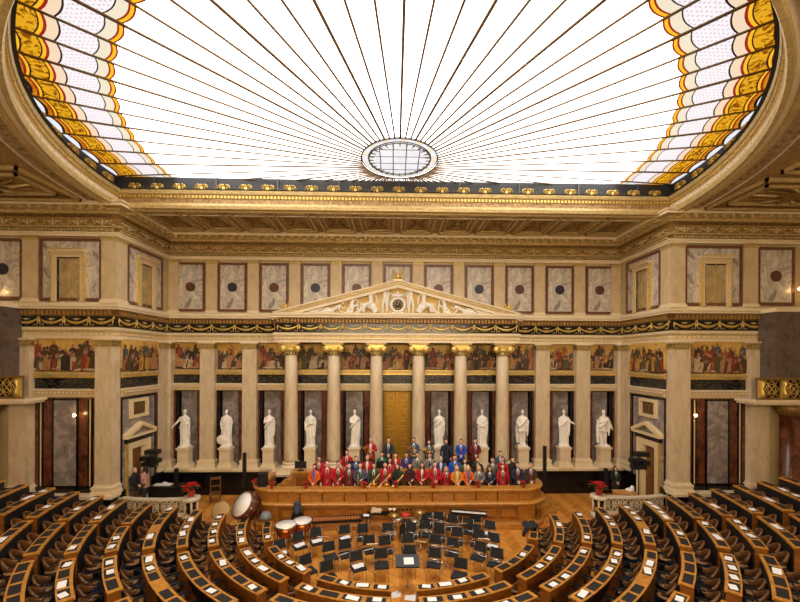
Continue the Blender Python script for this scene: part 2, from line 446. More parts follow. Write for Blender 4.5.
for p, d, n, st in along(LP, 1.06, .04, .05):
    D = Vector((d.x, d.y, 0)); Nn = Vector((n.x, n.y, 0)); c0 = Vector((p.x, p.y, 0)); h = st/2
    def pt(u, z, o=.02): return c0+D*u+Nn*o+Vector((0,0,z))
    pts = [pt(h*u, 8.74-.22*(1-u*u)) for u in (-.86,-.6,-.3,0,.3,.6,.86)]
    t.tube(pts, [.025,.045,.06,.07,.06,.045,.025], 6, 0)
    for s in (-1, 1):
        t.tube([pt(s*h*.9, 8.76), pt(s*h*.93, 8.6), pt(s*h*.88, 8.42)], [.02,.035,.015], 5, 0)
        t.tube([pt(s*h*.3, 8.72), pt(s*h*.12, 8.66), pt(s*h*.08, 8.74)], [.015,.025,.015], 5, 1)
        t.tube([pt(s*h*.55, 8.42), pt(s*h*.7, 8.48), pt(s*h*.8, 8.41)], [.012,.02,.012], 4, 1)
    t.ball(pt(0, 8.68), (.05,.05,.05), 1, 6, 4); t.ball(pt(h, 8.74), (.06,.06,.06), 0, 6, 4)
struct('trim_8', t, [gold, gold2])
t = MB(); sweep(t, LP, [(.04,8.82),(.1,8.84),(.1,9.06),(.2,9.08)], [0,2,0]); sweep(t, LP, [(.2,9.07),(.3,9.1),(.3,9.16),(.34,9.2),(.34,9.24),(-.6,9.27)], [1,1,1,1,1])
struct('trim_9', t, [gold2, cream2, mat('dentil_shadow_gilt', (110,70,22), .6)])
t = MB()
for p, d, n, st in along(LP, .17, .05):
    q = p+n*.14; M = Matrix.Rotation(atan2(d.y, d.x), 3, 'Z'); t.obox((q.x, q.y, 8.95), (st*.25,.05,.09), M, 0)
struct('trim_10', t, [mat('old_gilt_dentils', (168,128,66), .5, .3)])

# ------------------------------------------------------------------ crowning entablature under the ceiling
UP = [(-18.3,16.65),(-12,16.65),(-12,20.4),(12,20.4),(12,16.65),(18.3,16.65)]
t = MB(); sweep(t, UP, [(-.3,12.2),(.1,12.2),(.1,12.3),(.14,12.32),(.14,12.38),(.05,12.4),(.05,12.54),(.18,12.56),(.18,12.62),(.04,12.63)], [0,0,0,0,0,2,1,1,1])
sweep(t, UP, [(.04,12.62),(.04,12.95)], [3])
sweep(t, UP, [(.04,12.95),(.14,12.98),(.14,13.1),(.24,13.12),(.24,13.2),(.3,13.22),(.3,13.32),(.62,13.33),(.62,13.42),(.7,13.46),(.72,13.52)], [1,2,1,1,1,1,1,0,0,0])
struct('trim_11', t, [cream2, gold2, goldd, mat('ochre_scroll_ground', (146,112,58), .6, var=.2, vscale=8)])
t = MB()
for p, d, n, st in along(UP, .15, .05):
    M = Matrix.Rotation(atan2(d.y, d.x), 3, 'Z'); q = p+n*.1; t.obox((q.x, q.y, 12.47), (st*.3,.05,.05), M, 1)
    q = p+n*.18; t.obox((q.x, q.y, 13.04), (st*.28,.04,.05), M, 0)
for p, d, n, st in along(UP, .42, .05):
    M = Matrix.Rotation(atan2(d.y, d.x), 3, 'Z'); q = p+n*.44; t.obox((q.x, q.y, 13.28), (.085,.15,.05), M, 1)
    t.ball((q.x+n.x*.1, q.y+n.y*.1, 13.24), (.08,.08,.06), 1, 6, 4)
for p, d, n, st in along(UP, 1.06, .05, .05):      # running scroll with palmettes
    D = Vector((d.x, d.y, 0)); Nn = Vector((n.x, n.y, 0)); c0 = Vector((p.x, p.y, 0)); h = st/2
    def pt(u, z, o=.02): return c0+D*u+Nn*o+Vector((0,0,z))
    t.tube([pt(h*u, 12.79+.11*cos(pi*u)) for u in (-1,-.75,-.5,-.25,0,.25,.5,.75,1)], .03, 5, 1)
    for s in (-1, 0, 1):
        t.tube([pt(s*h*.16, 12.72), pt(s*h*.3, 12.82), pt(s*h*.5, 12.88 if s else 12.92)], [.02,.05,.02], 5, 2)
    t.ball(pt(0, 12.72), .05, 2, 6, 4); t.ball(pt(h*.7, 12.86), (.05,.05,.04), 2, 6, 4); t.ball(pt(-h*.7, 12.86), (.05,.05,.04), 2, 6, 4)
struct('trim_12', t, [goldd, gold2, mat('pale_scrollwork', (206,180,132), .5)])

# ------------------------------------------------------------------ upper wall: sill, pilasters, marble panels
t = MB(); sweep(t, UP, [(.0,9.26),(.12,9.27),(.12,9.36),(.06,9.42),(-.05,9.46)], [0,0,0,0]); struct('trim_13', t, [cream2])
def frame_of(p, d, n):
    """local frame on a wall: u along wall, v out of wall, z up"""
    D = Vector((d[0], d[1], 0)); Nn = Vector((n[0], n[1], 0)); O = Vector((p[0], p[1], 0))
    return Matrix(((D.x, -Nn.x, 0, O.x), (D.y, -Nn.y, 0, O.y), (0, 0, 1, 0), (0, 0, 0, 1)))   # local: x along, -y out, z up
def place(o, fr): o.matrix_world = fr; return o
FB = frame_of((0, 20.45), (1,0), (0,-1))
FRL = frame_of((-12, 0), (0,1), (1,0)); FRR = frame_of((12, 0), (0,-1), (-1,0))   # along coordinate: Y on the left wall, -Y on the right wall
FSL = frame_of((0, 16.65), (1,0), (0,-1)); FSR = FSL
def upper_pilaster(fr, u, w_, label, grp):
    root = E('pilaster', label, 'pilaster', group=grp)
    m = MB().box(-w_/2, w_/2, -.12, .1, 9.55, 12.0); m.build('shaft', [warmstone], root)
    m = MB().box(-w_/2-.05, w_/2+.05, -.17, .1, 9.4, 9.5).box(-w_/2-.02, w_/2+.02, -.14, .1, 9.5, 9.56); m.build('base', [cream2], root)
    m = MB().box(-w_/2-.02, w_/2+.02, -.14, .1, 12.0, 12.06, 0).box(-w_/2+.01, w_/2-.01, -.15, .1, 12.06, 12.15, 0).box(-w_/2-.07, w_/2+.07, -.19, .1, 12.15, 12.2, 0)
    for k in range(7): x = -w_/2+w_*(k+.5)/7; m.box(x-.02, x+.02, -.175, -.1, 12.07, 12.14, 1)
    m.build('capital', [gold2, gold], root)
    root.matrix_world = fr @ Matrix.Translation((u, 0, 0))
    return root
warmstone = ramp_mat('upper_pilaster_stone', [(.3,(186,162,122)), (.6,(204,180,140)), (.8,(194,172,132))], .5, (1,1,.5), 3., 5, .8)
def marble_panel(fr, u, w_, disc, label, z0=9.5, z1=12.08, door=None):
    root = E('wall_panel', label, 'marble panel', group='marble wall panels of the upper storey')
    h = w_/2; b = .13
    m = MB().box(-h+b, h-b, -.03, .05, z0+b, z1-b, 0); m.build('marble_field', [marb_w], root)
    m = MB().box(-h, h, -.06, .05, z0, z0+b).box(-h, h, -.06, .05, z1-b, z1).box(-h, -h+b, -.06, .05, z0+b, z1-b).box(h-b, h, -.06, .05, z0+b, z1-b)
    m.build('border', [marb_p], root)
    if disc is not None:
        m = MB(); M = Matrix.Translation((0, -.03, (z0+z1)/2)) @ Matrix.Rotation(pi/2, 4, 'X')
        m.lathe(0, 0, [(.25,-.02),(.25,.03),(.0,.031)], 24, 0, False, M=M)
        m.build('medallion', [disc], root)
    root.matrix_world = fr @ Matrix.Translation((u, 0, 0))
    return root
side_word = lambda u: 'left' if u < 0 else 'right'
idx = 0
for i in range(-5, 6):
    d_ = disc_r if abs(i) % 2 else disc_b
    nm = 'red' if abs(i) % 2 else 'dark blue'
    if i == 0: lab = 'white marble panel behind the gilt ornament on the pediment peak'
    else: lab = 'white marble panel with %s disc, %s %s of the pediment peak' % (nm, ORD[abs(i)-1], side_word(i))
    marble_panel(FB, i*2.175, 1.52, d_, lab)
for i in range(-6, 6):
    u = (i+.5)*2.165
    n_ = i+1 if i >= 0 else -i
    if abs(u) > 11.5: u = 11.72*(1 if u > 0 else -1)
    upper_pilaster(FB, u, .5 if abs(u) > 11.5 else .56, 'cream upper pilaster on the back wall, %s %s of the peak' % (ORD[n_-1], side_word(u)), 'upper storey pilasters')
def grille_window(fr, u, w_, label, z0, z1):
    """framed opening closed by a gilt lattice over a pale curtain"""
    root = E('grille_window', label, 'window', group='latticed windows of the upper storey')
    h = w_/2; b = .15
    m = MB().box(-h, -h+b, -.14, .05, z0, z1).box(h-b, h, -.14, .05, z0, z1).box(-h+b, h-b, -.14, .05, z1-b, z1)
    m.box(-h-.1, h+.1, -.26, .05, z1+.06, z1+.16).box(-h-.04, h+.04, -.19, .05, z1, z1+.06)
    m.build('window_frame', [cream], root)
    m = MB().box(-h-.03, -h, -.16, .05, z0, z1).box(h, h+.03, -.16, .05, z0, z1).box(-h-.1, h+.1, -.27, -.2, z1+.16, z1+.2); m.build('gilt_edge', [gold], root)
    m = MB().box(-h+b, h-b, -.05, -.03, z0, z1-b); m.build('curtain', [mat('ochre_curtain', (176,150,104), .8, var=.2, vscale=3)], root)
    m = MB().box(-h+b, -h+b+.08, -.07, -.05, z0, z1-b).box(-h+b, h-b, -.07, -.05, z1-b-.04, z1-b); m.build('reveal', [black], root)
    m = MB(); n = 4; dz = (w_-2*b)
    k = int((z1-b-z0)/dz)+1
    for j in range(k):
        za, zb = z0+j*dz, min(z0+(j+1)*dz, z1-b)
        m.tube([(-h+b, -.09, za), (h-b, -.09, zb)], .012, 4); m.tube([(h-b, -.09, za), (-h+b, -.09, zb)], .012, 4)
    m.tube([(0,-.09,z0), (0,-.09,z1-b)], .012, 4)
    m.build('lattice', [gold], root)
    root.matrix_world = fr @ Matrix.Translation((u, 0, 0))
def big_panel(fr, u, w_, label):
    root = marble_panel(fr, u, w_, None, label, 9.46, 12.12)
for s, fr in ((-1, FRL), (1, FRR)):
    W = side_word(s)
    big_panel(fr, 18.52*(1 if s < 0 else -1), 2.62, 'white marble panel around the latticed window on the %s return wall' % W)
    grille_window(fr, 18.5*(1 if s < 0 else -1), 1.2, 'latticed upper window on the %s return wall' % W, 9.42, 11.6)
    big_panel(FSL, s*13.88, 2.62, 'white marble panel around the latticed window on the far %s wall' % W)
    grille_window(FSL, s*13.95, 1.3, 'latticed upper window on the far %s wall' % W, 9.42, 11.45)
    upper_pilaster(FSL, s*15.54, .6, 'upper pilaster beyond the latticed window on the far %s wall' % W, 'upper storey pilasters')
    marble_panel(FSL, s*16.72, 1.7, disc_b if s < 0 else disc_r, 'white marble panel with round disc at the far %s edge' % W)
    # corner pier of the upper storey
    root = E('corner_pier', 'square cream pier at the upper %s corner of the stage recess' % W, 'pier', group='upper corner piers')
    x0, x1 = 11.9, 12.55
    xs = sorted((s*x0, s*x1))
    MB().box(xs[0], xs[1], 16.5, 17.15, 9.5, 12.0).build('shaft', [warmstone], root)
    MB().box(xs[0]-.05, xs[1]+.05, 16.44, 17.2, 9.36, 9.48).box(xs[0]-.02, xs[1]+.02, 16.48, 17.17, 9.48, 9.55).build('base', [cream2], root)
    MB().box(xs[0]-.02, xs[1]+.02, 16.48, 17.17, 12.0, 12.06).box(xs[0]-.07, xs[1]+.07, 16.43, 17.22, 12.12, 12.2).box(xs[0]-.03, xs[1]+.03, 16.47, 17.18, 12.06, 12.12).build('capital', [gold2], root)

# ------------------------------------------------------------------ pediment over the six columns
pd = E('pediment', 'shallow gilded triangular pediment above the six gold-capped columns', 'pediment', loc=(0,19.06,9.27))
hw, ht = 6.25, 1.66
m = MB().prism([(-hw+.5,.02),(hw-.5,.02),(0,ht-.28)], .45, .55); m.build('tympanum', [mat('gold_tympanum', (206,170,96), .5, .15, var=.2, vscale=5)], pd)
m = MB().box(-hw, hw, 0, 1.3, -.04, .06); m.build('ledge', [cream2], pd)
def rake(o0, o1, y0, y1, mm, name):
    m = MB()
    for s in (-1, 1):
        m.prism([(s*hw, o0), (s*hw, o1), (0, ht+o1), (0, ht+o0)], y0, y1)
    m.build(name, [mm], pd)
rake(.0, .07, .0, 1.3, cream2, 'top_moulding'); rake(-.12, .0, .06, 1.2, gold2, 'gilt_moulding'); rake(-.3, -.12, .14, 1.2, cream2, 'inner_moulding')
m = MB().prism([(-hw,0),(-hw,.03),(0,ht+.03),(hw,.03),(hw,0)], 1.25, 1.38); m.build('back', [cream], pd)
# ------------------------------------------------------------------ skylight
sky = E('skylight', 'huge semicircular stained glass skylight with golden scalloped border and radiating bars', 'skylight', loc=(0,0,0))
GZ = 14.9
GW = 3.0
G = [glass_mat('frosted_white_glass', (255,250,246), GW, 'cloud', (243,243,246), .8),
     glass_mat('yellow_glass', (250,190,40), .68),
     glass_mat('red_glass', (150,30,24), .7),
     glass_mat('cream_glass', (240,230,206), .64),
     glass_mat('lead_line', (60,30,40), .2),
     glass_mat('dotted_white_glass', (240,238,244), .7, 'dots', (206,176,186), 9.),
     glass_mat('peach_glass', (246,220,190), .64),
     glass_mat('amber_painted_glass', (240,176,30), .6, 'orn', (132,70,6), 3.4),
     glass_mat('amber_glass', (222,150,24), .56, 'orn', (186,104,12), 2.2),
     glass_mat('pale_rosette_glass', (232,232,238), .72, 'cloud', (214,216,222), 6.)]
def ray_r(ph, r):
    d = (cos(ph), sin(ph)); b = -.8*d[1]
    return -b+sqrt(b*b-(.64-r*r))
def ray_ros(ph, r=1.5):
    b = .65*sin(ph); return -b+sqrt(b*b-(.4225-r*r))
BANDS = [(0, None), (2, 9.85), (1, 9.89), (2, 9.96), (3, 10.0), (4, 10.22), (5, 10.25), (4, 10.95), (6, 10.99), (2, 11.2), (1, 11.26), (4, 11.33), (7, 11.36), (4, 11.72), (1, 11.76), (2, 11.82), (8, 11.88), (4, 12.0), (9, 12.08)]
for k in range(72):
    a0, a1 = R(175+5*k), R(180+5*k)
    mb = MB(); n = 6
    def pt(u, r, amp):
        ph = a0+(a1-a0)*u
        bulge = amp*(1-(2*u-1)**2)
        t = ray_ros(ph) if r is None else ray_r(ph, r-bulge)
        s_ = sin(ph)
        if s_ > .001: t = min(t, 1.2/s_)
        return (t*cos(ph), 15.7+t*s_, GZ)
    for bi, (mm, r0) in enumerate(BANDS):
        r1 = BANDS[bi+1][1] if bi+1 < len(BANDS) else 12.2
        am0 = 0 if r0 is None else (.0 if r0 > 12.15 else (.14 if r0 > 11.99 else .1)); am1 = 0 if bi+1 >= len(BANDS) else (.14 if r1 > 11.99 else .1)
        for j in range(n):
            A, B, Cc, D = pt(j/n, r0, am0), pt((j+1)/n, r0, am0), pt((j+1)/n, r1, am1), pt(j/n, r1, am1)
            if abs(A[0]-D[0])+abs(A[1]-D[1]) < 1e-4 and abs(B[0]-Cc[0])+abs(B[1]-Cc[1]) < 1e-4: continue
            mb.add([A, B, Cc, D], [(0,1,2,3)], mm)
    if mb.v: mb.build('stained_pane', G, sky)
bar_m = mat('bronze_glazing_bar', (120,92,50), .55, .1)
for k in range(72):
    ph = R(175+5*k); thick = .036 if k % 3 == 1 else .027
    t0 = ray_ros(ph); t1 = ray_r(ph, 12.2); s_ = sin(ph)
    if s_ > 0: t1 = min(t1, (16.9-15.7)/s_)
    if t1 <= t0: continue
    d = Vector((cos(ph), sin(ph), 0)); w_ = Vector((-d.y, d.x, 0))*thick
    a = Vector((0,15.7,GZ-.02))+d*t0; b = Vector((0,15.7,GZ-.02))+d*t1
    mb = MB(); dn = Vector((0,0,-.035))
    mb.add([a-w_, a+w_, b+w_, b-w_, a-w_+dn, a+w_+dn, b+w_+dn, b-w_+dn], [(0,1,2,3),(4,5,6,7),(0,1,5,4),(2,3,7,6),(1,2,6,5),(3,0,4,7)])
    mb.build('glazing_bar', bar_m, sky)
mb = MB()
for i in range(40):
    a, b = 2*pi*i/40, 2*pi*(i+1)/40
    for r0, r1, mm in ((0,1.18,9), (1.18,1.24,4), (1.24,1.46,3 if i % 3 == 0 else 9), (1.46,1.5,4)):
        if 15.05+1.5*sin(a) > 16.9: continue
        mb.add([(r0*cos(a),15.05+r0*sin(a),GZ-.01),(r1*cos(a),15.05+r1*sin(a),GZ-.01),(r1*cos(b),15.05+r1*sin(b),GZ-.01),(r0*cos(b),15.05+r0*sin(b),GZ-.01)], [(0,1,2,3)], mm)
mb.build('rosette_glass', G, sky)
mb = MB()
for r_ in (1.2, 1.5):
    pts = [(r_*cos(2*pi*i/48), 15.05+r_*sin(2*pi*i/48), GZ-.06) for i in range(49)]
    mb.tube(pts, .016, 5)
for x in (-.75, -.25, .25, .75):
    y = sqrt(1.2**2-x*x); mb.tube([(x, 15.05-y, GZ-.05), (x, 15.05+y, GZ-.05)], .018, 4)
for y in (-.75, -.25, .25, .75):
    x = sqrt(1.2**2-y*y); mb.tube([(-x, 15.05+y, GZ-.05), (x, 15.05+y, GZ-.05)], .012, 4)
for i in range(28):
    a = 2*pi*i/28; mb.tube([(1.0*cos(a), 15.05+1.0*sin(a), GZ-.07), (1.22*cos(a), 15.05+1.22*sin(a), GZ-.07)], [.01,.03], 5)
mb.build('rosette_bars', mat('dark_bronze_bar', (104,80,48), .5, .3), sky)

# gilt eagles standing along the lip of the opening
eg = E('eagle_ornament', 'x', 'ornament')
mb = MB(); mb.ball((0,0,.2), (.09,.08,.14), 0, 8, 6); mb.ball((0,-.05,.36), (.05,.06,.05), 0, 8, 5); mb.tube([(0,-.09,.36),(0,-.15,.33)], [.025,.005], 5)
mb.box(-.09,.09,-.06,.06,0,.06); mb.build('body', gold, eg)
for s in (-1, 1):
    mb = MB(); mb.tube([(s*.05,0,.26),(s*.14,0,.4),(s*.26,.01,.36),(s*.31,.02,.22)], [.05,.075,.07,.03], 6, 0, True, .5)
    for j in range(3): mb.tube([(s*(.15+.06*j),.01,.34),(s*(.14+.075*j),.02,.16+.03*j)], [.03,.012], 4)
    mb.build('wing', gold, eg)
ST = Stamp(eg)
for i in range(25):
    x = -11.3+22.6*i/24
    st_ = 'centre of the straight edge' if i == 12 else '%s from the centre to the %s' % (ordn(abs(i-12)-1), side_word(i-12))
    ST.put((x, 16.68, CZ+.67), 0, 'gilt eagle on the skylight lip, '+st_, 'gilt eagles on the skylight lip', .85)
for s in (-1, 1):
    for j in range(14):
        a = R(5*j+2.5); ang = -pi/2+s*(pi/2-a)
        p = (RC+.1)*cos(ang), RY+(RC+.1)*sin(ang)
        ST.put((p[0], p[1], CZ+.67), ang+pi/2 + pi, 'gilt eagle on the curved skylight rim, %s from the %s corner' % (ordn(j), side_word(s)), 'gilt eagles on the skylight lip')

# ------------------------------------------------------------------ lower storey of the stage
t = MB()
t.box(-12, 12, 20.0, 21.0, 0, 1.22, 0); t.box(-6.3, 6.3, 19.2, 20.0, 0, 1.22, 0)
struct('baseboard_back', t, [black])
t = MB(); DP = [(-12,19.95),(-6.3,19.95),(-6.3,19.1),(6.3,19.1),(6.3,19.95),(12,19.95)]
sweep(t, DP, [(0,1.2),(.06,1.22),(.08,1.34),(.03,1.38),(-1.9,1.38)], [0,0,0,0]); t.box(-.9,.9,19.3,20.9,1.38,1.4,0)
struct('trim_14', t, [cream2])
bays = [-10.95,-8.83,-6.63,-4.5,-2.22,2.2,4.46,6.6,8.8,10.93]
t = MB()
edges = [-12,-9.9,-7.72,-5.42,-3.25,-1.08,1.08,3.25,5.42,7.72,9.9,12]
bayname = {0:'beside the left corner'}
for i in range(11):
    a, b = edges[i], edges[i+1]
    c_ = (a+b)/2; door = (i == 5)
    a += {0:.25, 1:.37, 2:.37, 9:.37, 10:.37}.get(i, 0); b -= {0:.37, 1:.37, 8:.37, 9:.37, 10:.25}.get(i, 0); c_ = {5:0}.get(i, (1 if i > 5 else -1)*[0,2.31,4.54,6.7,8.93,11.1][abs(i-5)])
    nm = 'behind the central gold door' if door else ('%s bay %s of the gold door' % (ORD[abs(i-5)-1], side_word(i-5)))
    nm2 = 'above the gold door' if door else ('%s %s of the gold door' % (ORD[abs(i-5)-1], side_word(i-5)))
    # niche lining: reveals, panel with black frame, side strips, lintel courses
    root = E('niche_lining', 'grey and red-brown marble niche lining, '+nm, 'marble niche', group='marble niches of the back wall')
    if not door:
        h = .52
        m = MB().box(c_-h+.06, c_+h-.06, 20.9, 20.97, 1.4, 5.27); m.build('grey_panel', [marb_g], root)
        m = MB().box(c_-h, c_-h+.06, 20.86, 20.97, 1.4, 5.3).box(c_+h-.06, c_+h, 20.86, 20.97, 1.4, 5.3).box(c_-h, c_+h, 20.86, 20.97, 5.27, 5.34).box(c_-h-.05, c_-h, 20.56, 20.97, 1.4, 5.36).box(c_+h, c_+h+.05, 20.56, 20.97, 1.4, 5.36)
        m.build('black_frame', [black], root)
        hh = h+.05
        m = MB().box(a, c_-hh, 20.46, 21, 1.4, 5.36).box(c_+hh, b, 20.46, 21, 1.4, 5.36); m.build('red_brown_strip', [marb_r], root)
    else:
        m = MB().box(a, -.78, 20.5, 21, 1.4, 5.36).box(.78, b, 20.5, 21, 1.4, 5.36); m.build('red_brown_strip', [marb_r], root)
    m = MB().box(a, b, 20.42, 21, 5.36, 5.42, 1).box(a, b, 20.4, 21, 5.42, 5.5, 0).box(a, b, 20.36, 21, 5.5, 5.66, 1).box(a, b, 20.32, 21, 5.66, 5.74, 0)
    for k in range(14): x = a+(b-a)*(k+.5)/14; m.box(x-.04, x+.04, 20.31, 20.36, 5.54, 5.62, 0)
    m.build('lintel', [cream2, gold2], root)
    m = MB().box(a, b, 20.46, 21, 5.74, 6.2); m.build('black_marble_band', [blackv], root)
    m = MB().box(a, b, 20.4, 21, 6.2, 6.3, 1).box(a, b, 20.36, 21, 6.3, 6.42, 0).box(a, b, 20.42, 21, 6.42, 6.46, 1); m.build('upper_moulding', [gold2, gold], root)

# painted frieze ------------------------------------------------------------
pc = {k: mat('paint_'+k, v, .6, var=.25, vscale=14) for k, v in dict(ochre=(190,140,50), brown=(78,50,30), dark=(44,32,26), red=(132,54,34), olive=(80,76,48), white=(180,160,128), flesh=(164,118,80), orange=(158,96,34), blue=(72,76,80)).items()}
sky_m = ramp_mat('painted_gold_sky', [(.3,(176,136,62)), (.5,(214,172,86)), (.7,(194,152,72))], .55, (1,1,1), 2.5, 4, 1.)
grd_m = ramp_mat('painted_ground', [(.35,(56,38,24)), (.5,(112,80,42)), (.65,(150,122,84))], .6, (1,1,1), 4., 5, 2.)
PN = [sky_m, grd_m]+[pc[k] for k in ('brown','dark','red','olive','white','flesh','orange','blue','ochre')]
def ell(mb, cx, cz, rx, rz, y, m, rot=0., n=9):
    vs = [(cx+rx*cos(2*pi*i/n)*cos(rot)-rz*sin(2*pi*i/n)*sin(rot), y, cz+rx*cos(2*pi*i/n)*sin(rot)+rz*sin(2*pi*i/n)*cos(rot)) for i in range(n)]
    mb.add(vs, [tuple(range(n))], m)
def painting(fr, u0, u1, z0, z1, v, label, seed, crowd=1.):
    rnd = random.Random(seed)
    root = E('frieze_painting', label, 'painting', group='painted frieze scenes under the cornice')
    MB().box(u0, u1, v, v+.25, z0, z1).build('panel', [sky_m], root)
    mb = MB(); W = u1-u0; H = z1-z0
    for i in range(7):
        x = u0+W*(i+.5)/7; ell(mb, x, z0+H*.06, W/7, H*rnd.uniform(.05,.13), v-.002, 1, 0, 8)
    nfig = int(W/.23*crowd); ly = .004
    for row in (1, 0):
        for i in range(nfig):
            x = u0+.12+(W-.24)*(i+rnd.uniform(.2,.8))/nfig; y = v-ly; ly += .0012
            th = H*rnd.uniform(.5,.82) if row else H*rnd.uniform(.35,.58); zb = z0+H*(.12 if row else .04)
            cm = rnd.choice([2,2,2,3,3,4,5,8,9] if row else [2,2,3,4,5,6,7,7,8,10]); hd = H*.062; lean = rnd.uniform(-.35,.35)
            top = min(zb+th, z1-hd*1.3)
            xt = x+lean*th*.3
            ww = H*rnd.uniform(.09,.15)
            mb.add([(x-ww*1.3,y,zb),(x+ww*1.3,y,zb),(xt+ww*.95,y,top-hd*2.2),(xt+ww*.4,y,top-hd*1.2),(xt-ww*.4,y,top-hd*1.2),(xt-ww*.95,y,top-hd*2.2)], [(0,1,2,3,4,5)], cm)
            ell(mb, xt, top-hd*.3, hd*.8, hd, y-.0006, rnd.choice([7,7,2]))
            for q in range(rnd.choice([1,2])):
                a = rnd.uniform(-2.8,-.3) if rnd.random() < .6 else rnd.uniform(.2,2.9); L_ = H*.13
                ell(mb, xt+L_*cos(a)*.8, top-hd*2.4+L_*sin(a)*.8, L_*.75, hd*.36, y-.0008, rnd.choice([7,7,cm,2]), a, 7)
            if rnd.random() < .6: ell(mb, x+rnd.uniform(-.5,.5)*ww, zb+th*.3, ww*.45, th*.3, y-.0005, rnd.choice([2,3,6,7,8]), rnd.uniform(-.4,.4), 8)
            if not row and rnd.random() < .4: ell(mb, x+rnd.uniform(-1,1)*ww, zb+.04, ww*1.5, .05, y-.0007, rnd.choice([6,7,3]), rnd.uniform(-.2,.2), 8)
    mb.build('painted_figures', PN, root, recalc=False)
    root.matrix_world = fr
    return root
FP = frame_of((0, 20.62), (1,0), (0,-1))
for i in range(11):
    a, b = edges[i], edges[i+1]
    nm2 = 'above the central gold door' if i == 5 else ('%s bay %s of the gold door' % (ORD[abs(i-5)-1], side_word(i-5)))
    painting(FP, a, b, 6.46, 7.87, 0, 'painted frieze scene of robed figures, '+nm2, 100+i)

# ionic columns --------------------------------------------------------------
def column(x):
    k = {1:'first',3:'second',5:'third'}[int(abs(x))]
    root = E('ionic_column', 'fluted cream column with gold scroll capital, %s %s of the central door' % (k, side_word(x)), 'column', loc=(x,19.72,1.38), group='fluted columns under the pediment')
    m = MB().box(-.5,.5,-.5,.5,0,.14); m.lathe(0,0,[(.49,.14),(.5,.2),(.47,.27),(.41,.29),(.4,.33),(.43,.37),(.42,.42),(.38,.45)], 28); m.build('base', [cream2], root)
    m = MB(); m.lathe(0,0,[(.36,.44),(.345,.6),(.34,2.2),(.325,4.2),(.305,5.85)], 48, 0, True, .06); m.build('shaft', [stone_col], root)
    m = MB(); m.lathe(0,0,[(.315,5.84),(.33,5.87),(.315,5.9),(.32,6.02),(.36,6.08)], 24, 1)
    for k in range(14):
        a = 2*pi*k/14; m.obox((.325*cos(a), .325*sin(a), 5.97), (.03,.02,.05), Matrix.Rotation(a+pi/2, 3, 'Z'), 0)
    m.build('necking', [gold2, olive], root)
    m = MB()
    for s in (-1, 1):
        M = Matrix.Translation((s*.36, 0, 6.17)) @ Matrix.Rotation(pi/2, 4, 'X')
        m.lathe(0,0,[(.0,-.37),(.06,-.37),(.06,-.34),(.1,-.34),(.1,-.37),(.165,-.37),(.18,-.33),(.13,0),(.18,.33),(.165,.37),(.0,.37)], 20, 0, M=M)
    m.box(-.38,.38,-.36,.36,6.2,6.38); m.lathe(0,0,[(.33,6.04),(.4,6.12),(.36,6.2)], 20, 0)
    m.build('volutes', [gold], root)
    m = MB().box(-.5,.5,-.42,.42,6.38,6.45).box(-.54,.54,-.46,.46,6.45,6.49); m.build('abacus', [gold2], root)
for x in (-5.42,-3.25,-1.08,1.08,3.25,5.42): column(x)
def low_pilaster(fr, u, w_, label, d=.79, z0=1.38, grp='cream pilasters of the lower storey', y0=-.3, ztop=7.87):
    root = E('pilaster', label, 'pilaster', group=grp); h = w_/2
    m = MB().box(-h, h, y0, y0+d, z0+.42, ztop-.36); m.build('shaft', [stone_col], root)
    m = MB().box(-h-.12, h+.12, y0-.12, y0+d, z0, z0+.14).box(-h-.08, h+.08, y0-.08, y0+d, z0+.14, z0+.26).box(-h-.1, h+.1, y0-.1, y0+d, z0+.26, z0+.34).box(-h-.03, h+.03, y0-.03, y0+d, z0+.34, z0+.42)
    m.build('base', [cream2], root)
    m = MB().box(-h-.02, h+.02, y0-.02, y0+d, ztop-.36, ztop-.32, 1).box(-h+.01, h-.01, y0-.01, y0+d, ztop-.32, ztop-.1, 0).box(-h-.06, h+.06, y0-.06, y0+d, ztop-.1, ztop-.05, 1).box(-h-.09, h+.09, y0-.09, y0+d, ztop-.05, ztop, 2)
    n = max(5, int(w_/.11))
    for k in range(n): x = -h+w_*(k+.5)/n; m.prism([(x-.035,ztop-.3),(x+.035,ztop-.3),(x+.045,ztop-.16),(x,ztop-.11),(x-.045,ztop-.16)], y0-.04, y0+.02, 'y', 3)
    m.build('capital', [olive, gold2, cream2, mat('carved_leaf_gilt', (176,148,88), .5, .2)], root)
    root.matrix_world = fr @ Matrix.Translation((u, 0, 0))
    return root
FL = frame_of((0, 20.5), (1,0), (0,-1))
for s in (-1, 1):
    for k, u in enumerate((7.72, 9.9, 12.12)):
        low_pilaster(FL, s*u, .74, 'cream stone pilaster, %s outside the columns on the %s' % (ORD[k], side_word(s)))
FS = frame_of((0, 16.7), (1,0), (0,-1))
for s in (-1, 1):
    W = side_word(s)
    low_pilaster(FS, s*12.36, .72, 'massive cream corner pier with moulded base, %s of the stage' % W, grp='corner piers', d=.48, z0=1.3)
    low_pilaster(FS, s*15.83, .82, 'cream pilaster beside the balcony at the far %s' % W, d=.34, z0=1.3)
